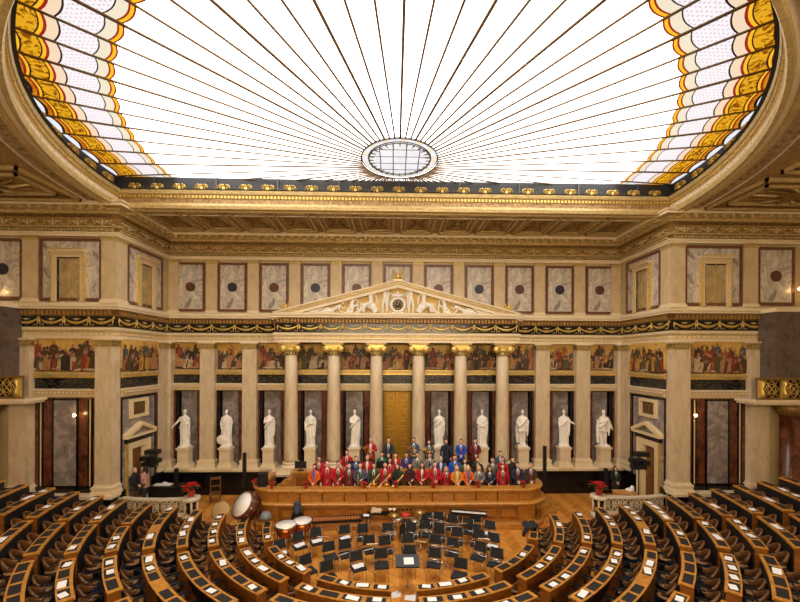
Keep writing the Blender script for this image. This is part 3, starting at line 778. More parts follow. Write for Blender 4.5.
# gold central door
dr = E('door_1', 'tall gilded double door in the centre of the back wall', 'door', loc=(0,20.9,1.4)); dr['kind'] = 'structure'
MB().box(-.78,.78,0,.08,0,3.95).build('door_frame', [goldd], dr)
doorg = mat('gilded_door', (176,132,44), .38, .45, var=.25, vscale=8); doorl = mat('bright_gilt_moulding', (214,166,58), .3, .7)
for s in (-1, 1):
    lf = MB().box(min(s*.03,s*.7), max(s*.03,s*.7), -.06, 0, 0, 3.85).build('door_leaf', [doorg], dr)
    m = MB()
    for k in range(8):
        z = .12+k*.46; cx = s*.365
        for a, d_ in ((0,.03), (.06,.05)):
            x0, x1, z0, z1 = cx-.24+a, cx+.24-a, z+a, z+.38-a
            m.box(x0,x1,-.06-d_,-.05,z0,z0+.03,0).box(x0,x1,-.06-d_,-.05,z1-.03,z1,0).box(x0,x0+.03,-.06-d_,-.05,z0,z1,0).box(x1-.03,x1,-.06-d_,-.05,z0,z1,0)
        m.box(cx-.12,cx+.12,-.12,-.05,z+.12,z+.26,1)
    m.build('door_panels', [doorl, doorg], lf)
MB().box(-.025,.025,-.1,0,0,3.85).build('meeting_strip', [doorl], dr)
# ------------------------------------------------------------------ return walls (doorways) and front-facing side walls
ivory = mat('ivory_door_surround', (226,204,158), .5)
for s in (-1, 1):
    W = side_word(s); fr = FRL if s < 0 else FRR
    g = (lambda y: y) if s < 0 else (lambda y: -y)     # wall coordinate from world Y
    def bb(mb, y0, y1, v0, v1, z0, z1, m=0):
        a, b = sorted((g(y0), g(y1))); mb.box(a, b, v0, v1, z0, z1, m)
    root = E('doorway_bay', 'grey marble bay holding the %s side doorway' % W, 'marble panel', group='marble bays of the side doorways')
    m = MB(); bb(m, 16.95, 17.5, -.03, .0, 1.3, 5.25); bb(m, 18.45, 19.2, -.03, .0, 1.3, 5.25); bb(m, 17.5, 18.45, -.03, .0, 3.3, 5.25)
    m.build('grey_panel', [marb_g], root)
    m = MB(); bb(m, 16.9, 16.95, -.06, .0, 1.3, 5.25); bb(m, 19.2, 19.27, -.06, .0, 1.3, 5.25); bb(m, 16.9, 19.27, -.06, .0, 5.25, 5.34); bb(m, 16.9, 17.2, -.08, 0, 0, 1.3); bb(m, 18.72, 19.95, -.08, 0, 0, 1.3)
    m.build('black_frame', [black], root)
    m = MB(); bb(m, 19.27, 19.45, -.05, .0, 1.3, 5.36); m.build('red_brown_strip', [marb_r], root)
    root.matrix_world = fr
    root = E('door_pediment', 'small triangular stone pediment over the %s side doorway' % W, 'pediment', group='side doorway pediments')
    m = MB(); a, b = g(16.98), g(19.02)
    c_ = (a+b)/2; h = abs(b-a)/2
    m.box(c_-h, c_+h, -.26, -.03, 3.5, 3.6); m.prism([(c_-h,3.6),(c_-h,3.7),(c_,4.14),(c_+h,3.7),(c_+h,3.6),(c_+h-.16,3.6),(c_,3.97),(c_-h+.16,3.6)], -.28, -.03); m.build('cornice', [ivory], root)
    m = MB().prism([(c_-h+.1,3.6),(c_,4.02),(c_+h-.1,3.6)], -.08, -.03); m.build('field', [marb_g], root)
    m = MB().box(c_-h+.12, c_+h-.12, -.14, -.03, 3.28, 3.5); m.build('dark_frieze', [black], root)
    root.matrix_world = fr
    root = E('door_frame', 'moulded ivory frame around the %s side doorway' % W, 'door frame', group='side doorway frames')
    m = MB(); bb(m, 17.22, 17.5, -.12, -.03, 0, 3.28); bb(m, 18.45, 18.72, -.12, -.03, 0, 3.28); bb(m, 17.5, 18.45, -.12, -.03, 2.98, 3.28); bb(m, 17.5, 17.54, -.03, .1, 0, 2.98); bb(m, 18.41, 18.45, -.03, .1, 0, 2.98)
    bb(m, 17.19, 17.22, -.15, -.03, 0, 3.28); bb(m, 18.72, 18.76, -.15, -.03, 0, 3.28)
    m.build('surround', [ivory], root)
    m = MB(); bb(m, 17.16, 17.19, -.16, -.03, 0, 3.28); m.build('gilt_edge', [gold], root)
    m = MB(); bb(m, 17.54, 18.41, .12, .17, 0, 2.98); m.build('door_leaf', [wood_d], root)
    root.matrix_world = fr
    root = E('small_window', 'small square framed opening above the %s side doorway' % W, 'window', group='small openings over the side doorways')
    m = MB(); y0, y1, z0, z1 = 17.38, 18.62, 4.34, 5.2
    bb(m, y0+.16, y1-.16, -.14, -.03, z0, z0+.14); bb(m, y0+.16, y1-.16, -.14, -.03, z1-.14, z1); bb(m, y0, y0+.16, -.14, -.03, z0, z1); bb(m, y1-.16, y1, -.14, -.03, z0, z1)
    m.build('window_frame', [ivory], root)
    m = MB(); bb(m, y0+.16, y1-.16, -.045, -.03, z0+.14, z1-.14); m.build('dark_opening', [mat('dim_opening', (104,76,40), .8)], root)
    m = MB()
    for k in range(3):
        ya = y0+.17+k*.28; m.tube([(g(ya), -.07, z0+.14), (g(ya+.28), -.07, z1-.14)], .015, 4); m.tube([(g(ya+.28), -.07, z0+.14), (g(ya), -.07, z1-.14)], .015, 4)
    m.build('lattice', [goldd], root)
    root.matrix_world = fr
    # lintel courses and frieze over the bay
    def courses(fr_, u0, u1, lab, grp, v=0.):
        root = E('lintel_courses', lab, 'moulding', group=grp)
        m = MB().box(u0, u1, v-.08, v+.2, 5.36, 5.42, 1).box(u0, u1, v-.1, v+.2, 5.42, 5.5, 0).box(u0, u1, v-.14, v+.2, 5.5, 5.66, 1).box(u0, u1, v-.18, v+.2, 5.66, 5.74, 0)
        n = int((u1-u0)/.16)
        for k in range(n): x = u0+(u1-u0)*(k+.5)/n; m.box(x-.04, x+.04, v-.19, v-.14, 5.54, 5.62, 0)
        m.build('lintel', [cream2, gold2], root)
        MB().box(u0, u1, v-.04, v+.2, 5.74, 6.2).build('black_marble_band', [blackv], root)
        MB().box(u0, u1, v-.1, v+.2, 6.2, 6.3, 1).box(u0, u1, v-.14, v+.2, 6.3, 6.42, 0).box(u0, u1, v-.08, v+.2, 6.42, 6.46, 1).build('upper_moulding', [gold2, gold], root)
        root.matrix_world = fr_
    a, b = sorted((g(16.9), g(19.47)))
    courses(fr, a, b, 'gilt and black moulding courses over the %s side doorway' % W, 'moulding courses under the side friezes')
    painting(fr @ Matrix.Translation((0,-.08,0)), a, b, 6.46, 7.87, 0, 'painted frieze scene above the %s side doorway' % W, 200+s)
    # side wall between corner pier and far pilaster
    u0, u1 = sorted((s*12.72, s*15.42))
    courses(FS, u0, u1, 'gilt and black moulding courses on the far %s wall' % W, 'moulding courses under the side friezes')
    painting(FS @ Matrix.Translation((0,-.06,0)), u0, u1, 6.46, 7.87, 0, 'crowded painted battle frieze on the far %s wall' % W, 210+s, 1.3)
    root = E('wall_panelling', 'red-brown and grey marble panelling with black strips on the far %s wall' % W, 'marble panel', group='marble panelling of the side walls')
    m = MB().box(u0, u1, -.02, .05, 1.3, 5.36); m.build('red_brown_field', [marb_r], root)
    cx = s*14.12; m = MB().box(cx-.47, cx+.47, -.07, .0, 1.62, 5.25); m.build('grey_panel', [marb_g], root)
    m = MB()
    for x in (cx-.53, cx+.47): m.box(x, x+.06, -.09, 0, 1.3, 5.36)
    m.box(cx-.53, cx+.53, -.09, 0, 5.25, 5.31); m.box(u0, u1, -.09, 0, 1.3, 1.6)
    for x in (cx-1.12, cx+.93): m.box(x, x+.06, -.06, 0, 1.5, 5.3); m.box(x+.13, x+.19, -.06, 0, 1.5, 5.3)
    m.build('black_strip', [black], root)
    for x in (cx-1.06, cx+.99): MB().box(x, x+.07, -.05, -.02, 1.5, 5.3).build('pale_strip', [cream], root)
    root.matrix_world = FS
    # dado under the side wall
    t = MB(); xs = sorted((s*12.0, s*18.2)); t.box(xs[0], xs[1], 16.3, 16.75, .2, 1.22, 0); struct('baseboard_left' if s < 0 else 'baseboard_right', t, [black])
    t = MB(); xs = sorted((s*11.85, s*18.2)); t.box(xs[0], xs[1], 16.12, 16.75, 1.2, 1.32, 0); struct('trim_15', t, [cream2])
    # grey marble pier and balcony at the edge
    root = E('marble_pier', 'massive mottled grey-brown marble pier at the far %s edge' % W, 'pier', group='edge marble piers')
    pm = ramp_mat('mottled_brown_marble', [(.3,(66,54,46)), (.55,(100,84,74)), (.75,(80,68,60))], .35, (1,1,1), 2.4, 8, 1.) if 'mottled_brown_marble' not in MATS else MATS['mottled_brown_marble']
    xs = sorted((s*15.8, s*17.6)); MB().box(xs[0], xs[1], 15.7, 16.5, 5.9, 9.1).build('shaft', [pm], root)
    xs = sorted((s*15.75, s*18.0)); MB().box(xs[0], xs[1], 15.65, 16.5, 9.1, 9.25).build('cap', [cream2], root)
    bx0 = 15.05
    root = E('balcony', 'gilded openwork balcony on a pale slab at the far %s edge' % W, 'balcony', group='edge balconies')
    def sx(mb, x0, x1, *a): xs = sorted((s*x0, s*x1)); mb.box(xs[0], xs[1], *a)
    m = MB(); sx(m, bx0-.3, 18.0, 15.5, 16.5, 5.3, 5.42); sx(m, bx0-.2, 18.0, 15.6, 16.5, 5.2, 5.3); m.build('slab', [cream2], root)
    m = MB(); sx(m, bx0-.1, 18., 15.55, 15.72, 6.24, 6.34); sx(m, bx0-.1, 18., 15.55, 15.72, 5.42, 5.5); m.build('rail', [goldd], root)
    m = MB()
    for k in range(3):
        xa = bx0-.05+k*.95
        for q in (0, .12): sx(m, xa+q, xa+q+.06, 15.58, 15.68, 5.5, 6.24)
        m.tube([(s*(xa+.09),15.56,5.52),(s*(xa+.09),15.52,5.7),(s*(xa+.09),15.57,5.9),(s*(xa+.09),15.52,6.1),(s*(xa+.09),15.56,6.22)], [.06,.09,.04,.09,.05], 6)
        for (p, q) in (((.25,5.5),(.85,6.24)), ((.85,5.5),(.25,6.24)), ((.25,5.87),(.55,6.24)), ((.55,5.5),(.85,5.87)), ((.25,5.87),(.55,5.5)), ((.55,6.24),(.85,5.87))):
            m.tube([(s*(xa+p[0]),15.62,p[1]), (s*(xa+q[0]),15.62,q[1])], .02, 4)
        pts = [(s*(xa+.55+.17*cos(a*pi/8)), 15.62, 5.87+.2*sin(a*pi/8)) for a in range(17)]; m.tube(pts, .02, 4)
    m.build('openwork', [gold], root)
    m = MB(); sx(m, bx0-.05, 18., 15.7, 15.72, 5.5, 6.24); m.build('backing', [mat('dark_gilt_backing', (66,46,20), .7)], root)
    root = E('marble_column', 'dark red-brown marble column under the %s balcony' % W, 'column', group='columns under the balconies')
    m = MB().lathe(s*16.85, 16.1, [(.42,1.3),(.42,1.5),(.36,1.6),(.35,4.7)], 20); m.build('shaft', [marb_r], root)
    m = MB().lathe(s*16.85, 16.1, [(.37,4.7),(.45,4.85),(.5,4.9),(.5,5.2)], 20); m.build('capital', [goldd], root)

# lamps at the upper edges; lower two bulbs stand in for marble reflections
def lamp(x, y, z, label):
    o = E('wall_lamp_or_glint', label, 'lamp', loc=(x,y,z), group='small warm wall lamps')
    MB().tube([(0,0,0),(0,-.1,-.05),(0,-.16,.04)], .015, 5).build('arm', brass, o)
    MB().ball((0,-.16,.1), .055, 0, 8, 6).build('bulb', glow, o)
lamp(-16.75, 16.55, 9.75, 'small glowing wall lamp low on the far left upper panel')
lamp(17.55, 16.55, 10.1, 'small glowing wall lamp at the far right upper edge')
lamp(-13.55, 16.55, 4.55, 'glowing bulb imitating a lamp reflection on the left red-brown marble panelling')
lamp(12.95, 16.55, 4.55, 'glowing bulb imitating a lamp reflection beside the right corner pier')

# pedestals ----------------------------------------------------------------
pr = E('pedestal', 'x', 'pedestal', group='statue pedestals')
MB().box(-.46,.46,-.36,.36,0,.12).box(-.42,.42,-.32,.32,.12,.2).box(-.37,.37,-.29,.29,.2,.28).build('base', [cream2], pr)
MB().box(-.32,.32,-.25,.25,.28,.95).build('die', [ped], pr)
MB().box(-.35,.35,-.28,.28,.95,1.0).box(-.38,.38,-.31,.31,1.0,1.08).build('cap', [cream2], pr)
SP = Stamp(pr)
for i, x in enumerate(bays):
    SP.put((x, 20.08, 1.38), 0, 'cream stone pedestal under the %s statue %s of the gold door' % (ORD[4-i if i < 5 else i-5], side_word(x)), None, (.86,.9,1))

# statues --------------------------------------------------------------------
def remeshed(mb, vox, mats, name, parent=None, smooth=True):
    o = mb.build('tmp', mats, recalc=False)
    md = o.modifiers.new('r', 'REMESH'); md.mode = 'VOXEL'; md.voxel_size = vox; md.use_smooth_shade = True
    m2 = o.modifiers.new('s', 'SMOOTH'); m2.iterations = 1; m2.factor = .4
    dg = bpy.context.evaluated_depsgraph_get(); dg.update()
    me = bpy.data.meshes.new_from_object(o.evaluated_get(dg)); me.name = name
    bpy.data.objects.remove(o)
    me.materials.clear(); [me.materials.append(m) for m in (mats if isinstance(mats, (list, tuple)) else [mats])]
    q = bpy.data.objects.new(name, me); COL.objects.link(q)
    if parent: q.parent = parent
    return q
def toga_body(seed, la, ra, tilt=0., tunic=False, stocky=1., legs=False):
    """draped standing figure 1.78 m tall, front -Y; la / ra = left and right arm joints (shoulder, elbow, hand)"""
    rnd = random.Random(seed); mb = MB(); n = 36
    ph = rnd.uniform(0, 6)
    zs = [0.02,.12,.3,.5,.7,.9,1.05,1.2,1.35,1.44,1.5]
    ra_ = [.25,.24,.235,.235,.24,.235,.225,.235,.235,.19,.08]
    rb_ = [.2,.19,.18,.175,.175,.17,.165,.17,.155,.12,.07]
    z0 = 0
    if legs: zs = zs[4:]; ra_ = ra_[4:]; rb_ = rb_[4:]
    vs = []
    for j, (z, A, B) in enumerate(zip(zs, ra_, rb_)):
        for i in range(n):
            a = 2*pi*i/n
            fold = (.035*sin(9*a+ph+z*1.2)+.02*sin(15*a+ph*2-z*2))*max(0, min(1, (1.35-z)*1.4))
            diag = .03*max(0, sin(5*(z*1.3+.5*cos(a+.6))+ph))*(1 if .4 < z < 1.35 else 0)
            k = (1+(fold+diag)/A*1.) * stocky
            vs.append((A*k*cos(a)+tilt*.05*sin(pi*z/1.5), B*k*sin(a), z))
    fs = [(j*n+i, j*n+(i+1) % n, (j+1)*n+(i+1) % n, (j+1)*n+i) for j in range(len(zs)-1) for i in range(n)]
    fs += [tuple(range(n))[::-1], tuple(range((len(zs)-1)*n, len(zs)*n))]
    mb.add(vs, fs, 0, True)
    # mantle roll across the chest
    mb.tube([(.2,-.08,1.4),(.08,-.19,1.25),(-.1,-.2,1.05),(-.23,-.1,.92),(-.24,.08,.9)], [.05,.055,.06,.06,.05], 8)
    mb.tube([(.22,-.06,1.38),(.27,-.08,1.1),(.27,-.1,.8),(.25,-.1,.5)], [.06,.07,.06,.04], 8)
    if legs:
        for s_ in (-1, 1): mb.tube([(s_*.1,0,.8),(s_*.11,-.03 if s_ > 0 else .03,.48),(s_*.12,0,.1),(s_*.13,-.1,.05)], [.1,.07,.05,.045], 8)
        mb.tube([(-.25,.12,1.3),(-.28,.14,.8),(-.24,.15,.1)], [.08,.1,.09], 8); mb.tube([(0,.15,1.2),(0,.17,.6),(0,.16,.05)], [.12,.13,.12], 8)
    for s_ in (-1, 1): mb.tube([(s_*.1,-.12,.06),(s_*.11,-.24,.045)], [.06,.045], 8)
    for pts in (la, ra):
        mb.tube([Vector(p) for p in pts], [.075,.06,.042], 10); h = Vector(pts[-1]); d = (h-Vector(pts[-2])).normalized()
        mb.ball(h+d*.05, (.045,.04,.045), 0, 8, 6)
        for q in range(4): mb.tube([h+d*.05+Vector(((q-1.5)*.016,0,0)), h+d*.13+Vector(((q-1.5)*.02,-.01,-.01))], [.012,.009], 5)
    # neck, head, hair, face
    mb.tube([(0,0,1.46),(0,-.01,1.58)], [.062,.056], 10)
    mb.ball((0,-.015,1.665), (.078,.095,.115), 0, 14, 10); mb.ball((0,.012,1.695), (.09,.1,.1), 0, 14, 8)
    mb.tube([(0,-.1,1.69),(0,-.128,1.655)], [.012,.018], 6); mb.ball((0,-.085,1.585), (.035,.035,.03), 0, 8, 5)
    for s_ in (-1, 1): mb.ball((s_*.085,.0,1.66), (.015,.025,.032), 0, 6, 5); mb.ball((s_*.035,-.1,1.7), (.02,.012,.009), 0, 6, 4)
    mb.box(-.28,.28,-.24,.2,-.06,.03)
    return mb
SL = lambda x, z: (x, z)
arms = [
 (((.2,0,1.4),(.27,-.06,1.13),(.15,-.2,1.08)), ((-.2,0,1.4),(-.36,-.08,1.2),(-.55,-.18,1.0)), dict(), 'with one arm stretched out low'),
 (((.2,0,1.4),(.3,0,1.15),(.26,-.12,.92)), ((-.2,0,1.4),(-.29,-.02,1.12),(-.2,-.2,.9)), dict(stocky=1.06), 'in a cloak, a round shield against its leg'),
 (((.2,0,1.4),(.27,-.03,1.12),(.26,-.1,.88)), ((-.2,0,1.4),(-.26,-.08,1.15),(-.06,-.22,1.2)), dict(stocky=.9), 'slim, with one hand on the chest'),
 (((.2,0,1.4),(.29,-.04,1.14),(.12,-.2,1.12)), ((-.2,0,1.4),(-.3,-.02,1.14),(-.27,-.14,.9)), dict(), 'in a full toga, arms wrapped close'),
 (((.2,0,1.4),(.3,-.05,1.2),(.2,-.2,1.3)), ((-.2,0,1.4),(-.25,-.1,1.18),(-.02,-.22,1.15)), dict(tilt=1.2), 'swaying, drapery gathered at the chest'),
 (((.2,0,1.4),(.28,-.04,1.13),(.18,-.2,1.0)), ((-.2,0,1.4),(-.28,-.06,1.16),(-.14,-.2,1.28)), dict(tilt=-1.), 'slender, one hand raised to the breast'),
 (((.2,0,1.4),(.3,-.06,1.14),(.1,-.22,1.05)), ((-.2,0,1.4),(-.28,-.06,1.13),(-.08,-.22,1.0)), dict(stocky=1.03), 'holding a scroll in both hands'),
 (((.2,0,1.4),(.33,-.02,1.16),(.24,-.16,1.02)), ((-.2,0,1.4),(-.33,-.02,1.16),(-.24,-.16,1.02)), dict(legs=True, stocky=1.05), 'in a short tunic with hands on hips'),
 (((.2,0,1.4),(.3,-.1,1.22),(.45,-.2,1.15)), ((-.2,0,1.4),(-.27,-.02,1.12),(-.22,-.14,.9)), dict(), 'with one forearm held out'),
 (((.2,0,1.4),(.34,-.04,1.15),(.4,-.12,.92)), ((-.2,0,1.4),(-.26,-.08,1.14),(-.05,-.21,1.22)), dict(legs=True, stocky=.98), 'bare-legged with a mantle hanging from one arm')]
for i, x in enumerate(bays):
    la, ra, kw, txt = arms[i]
    mb = toga_body(30+i, la, ra, **kw)
    if i == 1: mb.lathe(0,0,[(.25,-.02),(.24,.02),(.1,.05)], 20, 0, M=Matrix.Translation((-.22,-.2,.32)) @ Matrix.Rotation(pi/2+.2, 4, 'X'))
    if i == 6: mb.tube([(-.12,-.25,1.0),(.14,-.25,1.06)], .035, 8)
    o = remeshed(mb, .021, [white_m], 'marble_statue')
    o.location = (x, 20.08, 2.46+.06*1.05); o.scale = (.92,.92,1.05); o.rotation_euler = (0,0,(-.1 if x > 0 else .1)*(i % 3))
    T(o, 'marble statue %s, %s %s of the door' % (txt, ORD[4-i if i < 5 else i-5], side_word(x)), 'statue', 'white marble statues before the niches')

# pediment figures -------------------------------------------------------------
def nude(j, thick=1., head=.085, drape=None):
    """relief figure from joints: dict hip, chest, neck, head, limbs"""
    mb = MB()
    mb.tube([j['hip'], j['waist'], j['chest'], j['neck']], [.12*thick,.1*thick,.13*thick,.05], 10)
    mb.ball(j['head'], (head*.85, head, head*1.15), 0, 10, 8)
    h = Vector(j['head']); mb.tube([h+Vector((0,-head*.9,.01)), h+Vector((0,-head*1.3,-.02))], [.012,.016], 5)
    for l in j['arms']: mb.tube(l, [.055,.045,.032], 8); mb.ball(l[-1], .04, 0, 6, 5)
    for l in j['legs']: mb.tube(l, [.09,.068,.045,.035][:len(l)], 8)
    for d in (drape or []): mb.tube(d[0], d[1], 8)
    return mb
def fig(kind, x, label, s=1., flip=1, name='relief_figure'):
    if kind == 'stand':
        j = dict(hip=(0,0,.82), waist=(0,0,1.0), chest=(0,0,1.22), neck=(0,0,1.42), head=(0,-.02,1.55), arms=[((.17,0,1.32),(.26,-.05,1.1),(.2,-.12,.9)), ((-.17,0,1.32),(-.3,-.05,1.2),(-.34,-.1,1.42))], legs=[((.08,0,.8),(.1,-.03,.45),(.11,0,.06),(.12,-.12,.03)), ((-.08,0,.8),(-.12,-.02,.45),(-.12,.02,.06),(-.15,-.1,.03))])
        dr_ = [([(.1,.08,1.3),(.16,.08,.8),(.14,.06,.1)], [.06,.1,.06])]
    elif kind == 'sit':
        j = dict(hip=(0,0,.42), waist=(.0,0,.6), chest=(.03,0,.82), neck=(.05,0,1.0), head=(.08,-.02,1.13), arms=[((.18,0,.92),(.34,-.08,.8),(.48,-.1,.98)), ((-.12,0,.92),(-.25,-.02,.72),(-.28,-.06,.46))], legs=[((.05,-.05,.4),(.42,-.12,.42),(.5,-.1,.05),(.6,-.14,.03)), ((-.02,-.08,.36),(.38,-.16,.3),(.62,-.14,.04),(.72,-.16,.03))])
        dr_ = [([(-.25,0,.05),(-.1,0,.3),(.2,-.04,.36)], [.15,.2,.12]), ([(.0,-.1,.45),(.3,-.18,.35),(.36,-.16,.06)], [.1,.12,.1])]
    elif kind == 'kneel':
        j = dict(hip=(0,0,.36), waist=(.04,0,.52), chest=(.1,0,.7), neck=(.14,0,.86), head=(.18,-.02,.97), arms=[((.24,0,.78),(.36,-.08,.6),(.3,-.12,.42)), ((-.05,0,.78),(-.18,-.02,.62),(-.3,-.05,.74))], legs=[((.05,-.05,.34),(.36,-.1,.4),(.36,-.1,.05),(.46,-.12,.03)), ((-.02,-.05,.3),(.1,-.1,.08),(-.28,-.04,.05),(-.36,-.04,.05))])
        dr_ = [([(-.2,0,.1),(0,0,.28),(.15,-.05,.2)], [.1,.14,.1])]
    else:
        j = dict(hip=(-.1,0,.2), waist=(.06,0,.26), chest=(.24,0,.36), neck=(.38,0,.46), head=(.46,-.02,.56), arms=[((.34,0,.42),(.5,-.08,.26),(.62,-.1,.36)), ((.26,0,.3),(.34,-.06,.12),(.5,-.08,.06))], legs=[((-.12,0,.18),(-.4,-.06,.3),(-.66,-.05,.08),(-.76,-.06,.06)), ((-.12,0,.14),(-.45,-.04,.12),(-.8,-.04,.06),(-.9,-.04,.05))])
        dr_ = [([(-.6,0,.08),(-.3,0,.14),(0,0,.1)], [.08,.12,.08])]
    mb = nude(j, drape=dr_)
    o = remeshed(mb, .024, [white_b], name)
    s *= 1.13; o.location = (x, 19.36, 9.33); o.scale = (flip*s, s*.85, s)
    T(o, label, 'relief', 'white relief figures in the pediment')
fig('recline', -4.0, 'crouching white relief figure at the far left tip of the pediment', .62)
fig('recline', -3.2, 'reclining white relief figure, second from the left tip of the pediment', .8)
fig('kneel', -2.35, 'kneeling white relief figure in the left half of the pediment', .86)
fig('sit', -1.35, 'large seated white relief figure left of the clock', .98, -1)
fig('stand', -.66, 'standing white relief figure directly left of the clock', .78)
fig('stand', .66, 'standing white relief figure directly right of the clock', .78, -1)
fig('sit', 1.3, 'large seated white relief figure right of the clock', .98)
fig('kneel', 2.4, 'kneeling white relief figure in the right half of the pediment', .86, -1)
fig('recline', 3.25, 'reclining white relief figure, second from the right tip of the pediment', .8, -1)
fig('recline', 4.05, 'crouching white relief figure at the far right tip of the pediment', .62, -1)
ck = E('clock', 'round clock with dark face in the middle of the pediment', 'clock', loc=(0,19.42,9.78))
M = Matrix.Rotation(pi/2, 4, 'X')
MB().lathe(0,0,[(.4,-.05),(.42,.03),(.36,.1),(.28,.06),(.26,.02)], 32, M=M).build('ring', [white_b], ck)
MB().lathe(0,0,[(.27,0),(.27,.05),(0,.055)], 28, M=M).build('dial', [mat('dark_dial', (36,32,30), .4)], ck)
m = MB()
for k in range(12):
    a = 2*pi*k/12; m.obox((.2*cos(a), -.06, .2*sin(a)), (.035,.006,.012), Matrix.Rotation(-a, 3, 'Y'))
m.build('numerals', [gold], ck)
MB().tube([(0,-.075,0),(-.09,-.075,.06)], .012, 4).tube([(0,-.075,0),(.05,-.075,.16)], .009, 4).build('hands', [gold], ck)
MB().box(-.3,.3,-.05,.1,-.46,-.36).tube([(-.3,0,.36),(-.15,-.04,.5),(0,-.05,.42),(.15,-.04,.5),(.3,0,.36)], [.04,.09,.1,.09,.04], 8).ball((0,-.05,.58), (.08,.08,.1)).tube([(-.2,0,.45),(-.42,0,.62)], [.06,.02], 6).tube([(.2,0,.45),(.42,0,.62)], [.06,.02], 6).build('crest', [white_b], ck)
# gilt acroteria
def acro(x, z, sc, label):
    o = E('gilt_finial', label, 'finial', loc=(x,19.45,z), s=sc, group='gilt ornaments on the pediment')
    m = MB().box(-.3,.3,-.15,.15,0,.1).ball((0,0,.3), (.12,.1,.2), 0, 8, 6)
    m.build('body', gold, o)
    for s_ in (-1, 1):
        MB().tube([(s_*.06,0,.2),(s_*.22,-.03,.3),(s_*.24,-.03,.12)], [.07,.08,.05], 7).tube([(s_*.2,-.02,.32),(s_*.3,-.05,.5)], [.06,.045], 6).ball((s_*.32,-.06,.54), (.06,.05,.06), 0, 6, 5).build('creature', gold, o)
        MB().tube([(s_*.08,.04,.3),(s_*.2,.06,.62),(s_*.36,.06,.74)], [.06,.08,.02], 6, 0, True, .4).build('wing', gold, o)
acro(0, 9.27+1.72, .85, 'gilt winged ornament on the peak of the pediment')
acro(-5.65, 9.45, .72, 'gilt winged ornament on the left end of the pediment')
acro(5.65, 9.45, .72, 'gilt winged ornament on the right end of the pediment')
for s in (-1, 1):    # side faces of the corner pilasters on the return walls
    fr = FRL if s < 0 else FRR
    low_pilaster(fr, 19.83 if s < 0 else -19.83, .72, 'cream pilaster on the %s return wall between doorway bay and back wall' % side_word(s), grp='cream return wall pilasters', d=.1, y0=-.1)
# ------------------------------------------------------------------ podium
def arcpts(cx, cy, r, a0, a1, n=8): return [(cx+r*cos(R(a0+(a1-a0)*i/n)), cy+r*sin(R(a0+(a1-a0)*i/n))) for i in range(n+1)]
PX0, PX1, PY = -6.2, 6.32, 15.95
pp = [(PX0, 18.4)]+arcpts(PX0+1.1, PY+1.1, 1.1, 180, 270)+arcpts(PX1-1.1, PY+1.1, 1.1, 270, 360)+[(PX1, 18.4)]
pod = E('presidium_desk', 'long curved honey oak presidium desk in two tiers with panelled front', 'desk')
t = MB(); sweep(t, pp, [(.16,0),(.16,.2),(.06,.26),(0,.3),(0,.96),(.05,1.0),(.2,1.03),(.22,1.09),(.18,1.12),(.0,1.14)], [0,0,1,1,1,1,0,0,0]); t.build('lower_front', [wood_h, wood], pod)
t = MB(); sweep(t, pp, [(0,1.13),(0,1.5)], [0]); t.build('upper_front', [wood], pod)
t = MB(); sweep(t, pp, [(0,1.5),(.05,1.53),(.09,1.57),(.09,1.63),(.06,1.65),(-.42,1.65),(-.42,1.5),(0,1.5)]); t.build('desk_top', [wood_h], pod)
t = MB(); sweep(t, pp, [(-.1,.2),(-.1,1.5)], [0]); sweep(t, pp, [(-.42,.7),(-.42,1.5)], [0]); t.build('inner_side', [wood_d], pod)
for i in range(11):
    x = PX0+1.25+(PX1-PX0-2.5)*(i+.5)/11; h = .42
    t = MB()
    for a, d in ((0,.035), (.1,.025)):
        x0, x1, z0, z1 = x-h+a, x+h-a, .4+a*.6, .9-a*.6
        t.box(x0,x1,PY-d,PY,z0,z0+.03).box(x0,x1,PY-d,PY,z1-.03,z1).box(x0,x0+.03,PY-d,PY,z0,z1).box(x1-.03,x1,PY-d,PY,z0,z1)
    t.build('lower_panel', [wood_d], pod)
    t = MB().box(x-.36,x+.36,PY-.015,PY,1.18,1.46,0).box(x-.47,x-.44,PY-.03,PY,1.14,1.5,1).box(x+.44,x+.47,PY-.03,PY,1.14,1.5,1).ball((x,PY-.015,1.32), (.035,.02,.035), 1, 8, 4)
    t.build('upper_panel', [wood, wood_d], pod)
def lattice(x0, x1, y, z0, z1, fr=None):
    t = MB(); n = max(2, int((x1-x0)/.16))
    t.box(x0,x1,y-.05,y-.02,z0,z0+.03).box(x0,x1,y-.05,y-.02,z1-.03,z1)
    for k in range(n):
        a, b = x0+(x1-x0)*k/n, x0+(x1-x0)*(k+1)/n
        t.tube([(a,y-.04,z0),(b,y-.04,z1)], .014, 4, 0); t.tube([(b,y-.04,z0),(a,y-.04,z1)], .014, 4, 0)
    t.box(x0,x1,y-.015,y+.0,z0,z1,1)
    return t
lattice(-.35,.55,PY,.72,.94).build('lattice_grille', [wood_h, blackt], pod)
for xx in (-5.0, 5.3):
    a = lattice(-.25,.25,0,.35,.93).build('lattice_grille', [wood_h, blackt], pod)
    s = 1 if xx > 0 else -1
    a.location = ((PX1-1.1+1.11*sin(R(45))) if s > 0 else (PX0+1.1-1.11*sin(R(45))), PY+1.1-1.11*cos(R(45)), 0); a.rotation_euler = (0,0,R(45)*s)
t = MB(); poly = [(p[0]*.985, p[1]+.12) for p in pp]; t.prism(poly, .55, .75, 'z'); t.box(-5.9, 6.2, 17.0, 19.1, 0, .6, 0); struct('floor', t, [wood])
t = MB(); t.box(-4.6, 5.3, 17.0, 17.5, .75, .95).box(-4.6, 5.6, 17.98, 18.5, .75, .95).box(-4.4, 4.9, 18.5, 19.1, .75, 1.38); struct('floor', t, [wood_d])
